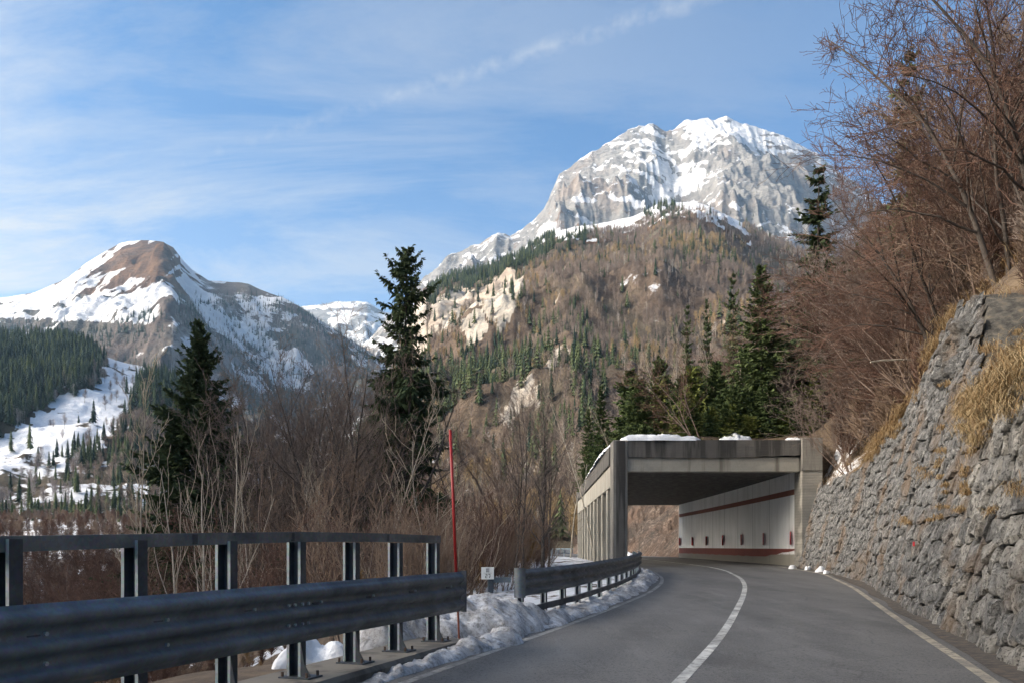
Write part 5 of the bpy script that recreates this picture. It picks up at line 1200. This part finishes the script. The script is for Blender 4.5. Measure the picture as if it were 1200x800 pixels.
# right side: conifers on and above the gallery
def hill_pt(pxx, D, dz=-.2):
    X = (pxx-600)/950*D; x0 = float(hill_near_xz(D, 0.)[0]); s_ = X-x0; return (X, D, float(hill_near_xz(np.array([float(D)]), np.array([max(0, s_)]))[1][0])+dz), s_
sA = make_conifer('spruce_tree', 'x', 'spruce', None, seed=51, H=12, Rb=2.3, whorls=26, per=7, droop=.2, dens=6, mat='needles', bare=.03, ragged=.28, nl=.15, hang=.5)
sB = make_conifer('spruce_tree', 'x', 'spruce', None, seed=52, H=14, Rb=2.1, whorls=24, per=6, droop=.35, dens=5, mat='needles_dark', bare=.15, ragged=.5, nl=.15, hang=.8)
sC = make_conifer('young_spruce', 'x', 'young spruce', None, seed=53, H=4.2, Rb=1.25, whorls=13, per=7, droop=.08, dens=6, mat='needles_young', bare=.02, ragged=.25, nl=.12, hang=.2)
sD = make_conifer('young_spruce', 'x', 'young spruce', None, seed=54, H=4.6, Rb=1.5, whorls=13, per=7, droop=.12, dens=6, mat='needles', bare=.02, ragged=.3, nl=.12, hang=.25)
for (p_, ytop, D, pr, H0, lb, wd) in [(893, 310, 48.5, sA, 12, 'large dense green spruce standing above the right half of the gallery roof', 1.3), (957, 198, 48, sB, 14, 'tallest dark spruce high on the right slope, rising against the snowy peak', 1.45),
        (858, 320, 72, sB, 14, 'small dark spruce top left of the large dense green spruce', .8), (805, 358, 60, sB, 14, 'slim dark spruce above the middle of the gallery roof', .75), (828, 350, 66, sB, 14, 'thin spruce between the slim dark one and the large green one', .6),
        (704, 452, 70, sA, 12, 'dark spruce at the left edge of the gallery roof', 1.0), (690, 478, 78, sA, 12, 'small dark spruce farthest left beyond the gallery columns', 1.0), (765, 452, 62, sB, 14, 'mid sized spruce behind the snow on the gallery roof', .9), (848, 440, 56, sA, 12, 'mid sized spruce left beside the foot of the large green spruce', .9), (930, 400, 56, sA, 12, 'shaded spruce right beside the large green spruce', .85), (1005, 285, 46, sB, 14, 'dark spruce half hidden among bare branches right of the gallery abutment', .8), (1062, 60, 40, sB, 14, 'dark spruce behind bare branches at the top of the right slope', 1.0), (955, 455, 52, sA, 12, 'small shaded spruce directly above the gallery abutment', .9)]:
    (X, Y, Z), s_ = hill_pt(p_, D); zt = 1.5+(640-ytop)/950*D; k = max(.25, (zt-Z)/H0); plant(pr, (X, Y, Z), p_*.37, k*wd, lb, sz=k)
r7 = random.Random(4); cnt = 0
for i in range(150):
    D = r7.uniform(46.4, 64); p_ = r7.uniform(690, 955); (X, Y, Z), s_ = hill_pt(p_, D)
    if s_ < .7 or s_ > 17: continue
    k = r7.uniform(.6, 1.3)*(1 if D > 49 else .7)*(.85 if p_ < 800 else 1)
    if abs(p_-817) < 22 and D < 52 or (700 < p_ < 780 and D < 48.2): continue
    plant((sC, sD)[i % 2], (X, Y, Z), r7.uniform(0, 6.28), k, 'young green spruce in the dense row growing on the gallery roof', group='young spruces on the gallery roof', tilt=(r7.uniform(-.06, .06), r7.uniform(-.06, .06))); cnt += 1
for i in range(30):
    D = r7.uniform(54, 78); p_ = r7.uniform(700, 900); (X, Y, Z), s_ = hill_pt(p_, D)
    if s_ < .8: continue
    plant((sA, sD)[i % 2], (X, Y, Z), r7.uniform(0, 6.28), r7.uniform(.42, .62) if i % 2 == 0 else r7.uniform(1.2, 1.6), 'dark green spruce in the dense band stepping down behind the gallery roof', group='spruces in the band behind the gallery roof')
for i in range(46):
    D = r7.uniform(46.3, 49.5); p_ = r7.uniform(786, 950) if i < 34 else r7.uniform(690, 786); (X, Y, Z), s_ = hill_pt(p_, D if i < 34 else D+6)
    if s_ < .6: continue
    plant((sC, sD)[i % 2], (X, Y, Z-.15), r7.uniform(0, 6.28), r7.uniform(.45, .8), 'small bushy green spruce crowding the front edge of the gallery roof', group='small spruces at the front edge of the gallery roof', tilt=(r7.uniform(-.1, .1), r7.uniform(-.1, .1)), sz=r7.uniform(.35, .62))
# pale thin trunks above the gallery
pl = [(693, 446, 62), (733, 412, 60), (749, 400, 58), (778, 400, 56), (790, 385, 60), (765, 470, 54), (812, 400, 55), (836, 385, 58), (846, 375, 56), (826, 410, 62), (716, 480, 58), (660, 470, 82), (868, 395, 62), (800, 430, 66), (742, 430, 70)]
PL = ['pale trunk farthest left but one, leaning over the left edge of the gallery roof', 'pale trunk above the snow strip at the left end of the gallery roof', 'straight pale trunk right beside the one above the roof snow strip', 'tall pale trunk left of the slim dark spruce', 'pale trunk touching the slim dark spruce from the left', 'short pale stem in front of the mid sized spruce behind the roof snow', 'pale trunk crossing the foot of the slim dark spruce', 'pale trunk between the thin spruce and the large green spruce', 'pale trunk standing against the left edge of the large green spruce', 'pale stem directly under the thin spruce', 'short pale stem above the left corner pier of the gallery', 'pale trunk beyond the far columns of the gallery', 'pale stem half hidden inside the large green spruce', 'low pale stem deep behind the foot of the slim dark spruce', 'faint pale stem far behind the roof snow strip']
for i, (p_, yt, D) in enumerate(pl):
    (X, Y, Z), s_ = hill_pt(p_+(8 if i % 2 else 4), D); Z = Z if s_ > -.5 else 0; zt = 1.5+(640-yt)/950*D; k = max(.3, (zt-Z)/11)
    plant(pale3, (X, Y, Z), i*1.9, k, PL[i], tilt=(0, r7.uniform(-.16, -.04)), group='thin pale trunks above the gallery', sz=k)
(X, Y, Z), s_ = hill_pt(982, 47); plant(up3, (X, Y, Z), .6, .95, 'brown leaning trunk on the slope just right of the gallery abutment', tilt=(0, -.18))
(X, Y, Z), s_ = hill_pt(962, 49); plant(up3, (X, Y, Z), 2.6, .95, 'dark leaning bare tree directly behind the gallery abutment', tilt=(0, -.2))
# brown bare saplings covering the right slope, leaning out over the road
cl = [make_bare('bare_sapling_clump', 'x', 'sapling clump', None, 'bark_brown', m_, seed=60+i, H=h_, counts=c_, r0=.055, trop=.03, arch=.055, lean=(-.48, -.12), ang=(.6, .65, .7), start=.12, wander=.10, minr=.0075, stems=st, spread=.35, lens=(.42, .5, .5)) for i, (m_, h_, c_, st) in enumerate([('twig_red', 8.5, (12, 6, 4), 5), ('twig_dark', 8, (12, 6, 4), 5), ('twig_brown', 9.5, (13, 6, 4), 4), ('twig_red', 8, (12, 6, 4), 4)])]
big_ = make_bare('bare_tree', 'x', 'bare tree', None, 'bark_dark', 'twig_red', seed=70, H=10.5, counts=(18, 8, 6), r0=.10, trop=.02, arch=.05, lean=(-.35, -.1), ang=(.75, .7, .7), start=.15, wander=.09, minr=.0075, stems=2, spread=.25, lens=(.50, .5, .5), seeds=.7)
cnt = 0
for i in range(420):
    D = 13+71*r7.random()**1.15; s_ = (.6 if D < 46 else 11)+r7.random()**1.1*62*(.4+.6*D/84)
    X, Z = hill_near_xz(np.array([D]), np.array([s_])); X, Z = float(X[0]), float(Z[0]); u = X/D
    if u > .80: continue
    if cnt >= 285: break
    k = r7.uniform(.7, 1.2)*(.62 if D < 20 else .85 if D < 34 else 1.12)
    k *= (.82 if D > 45 else 1)*(.78 if u < .46 and D < 58 else 1)
    lb = 'reddish brown bare sapling clump leaning over the stone wall' if D < 45 else 'brown bare sapling clump covering the slope above the gallery'
    plant(cl[i % 4], (X, D, Z), r7.uniform(-.7, .7), k, lb, group='bare saplings leaning over the stone wall' if D < 45 else 'bare saplings covering the slope above the gallery'); cnt += 1
for (p_, D, s2, rz, lb) in [(1170, 21, .95, .1, 'large bare tree with dark budded branches reaching over the upper right of the wall'), (1110, 27, .95, -.4, 'large bare tree whose twigs spread against the sky above the slope'), (1215, 19, .9, .5, 'nearest large bare tree at the top of the stone wall'), (1145, 52, 1.35, .7, 'far bare tree closing the gap in the slope wood under the sky'), (1195, 36, 1.2, 1.9, 'bare tree with upswept limbs at the outer edge of the slope wood'), (1120, 60, 1.4, 2.9, 'highest bare tree deep on the right slope'), (1088, 55, 1.15, 1.1, 'bare tree low on the skyline of the right slope'), (1160, 33, 1.0, 2.2, 'bare tree between the budded tree and the rock crown of the wall'), (1130, 34, 1.15, .9, 'tall bare tree behind the large budded one on the right slope'), (1085, 38, .95, 0, 'bare tree whose crown meets the sky just right of the snowy peak'), (1110, 48, 1.3, 1.4, 'broad bare tree deep in the brown slope wood below the skyline'), (1165, 42, 1.3, 2.4, 'tall bare tree filling the upper corner of the slope wood'), (1180, 27, 1.0, .3, 'dark bare tree high on the slope behind the rock ledge')]:
    (X, Y, Z), s_ = hill_pt(p_, D); plant(big_, (X, Y, Z), rz, s2, lb)
# a fallen pale branch lying on the brush
o = tag(MB().tube([(0, 0, 0), (.5, .03, .07), (1.3, 0, .10), (2.0, .02, .08)], [.035, .04, .03, .02], 7).build('fallen_branch', M['bark_pale']), 'broken pale branch lying across the brown brush above the wall', 'branch')
Xb, Zb = hill_near_xz(np.array([31.]), np.array([3.4])); o.location = (float((1020-600)/950*31), 31, 1.5+(640-424)/950*31)

# ------------------------------------------------------------------ thin winter haze over the whole valley
hz = MB().box((0, 2000, 1180), (18400, 18400, 2446)); me = bpy.data.meshes.new('haze'); me.from_pydata(hz.v, [], hz.f); me.update()
hm = bpy.data.materials.new('haze'); hm.use_nodes = True; n_ = hm.node_tree.nodes; n_.remove(n_['Principled BSDF']); pv = n_.new('ShaderNodeVolumePrincipled')
pv.inputs['Color'].default_value = (0.42, 0.68, 1.0, 1); pv.inputs['Density'].default_value = 4.5e-5; pv.inputs['Anisotropy'].default_value = 0.2
hm.node_tree.links.new(pv.outputs[0], n_['Material Output'].inputs['Volume']); me.materials.append(hm); tag(link('haze', me), kind='stuff')
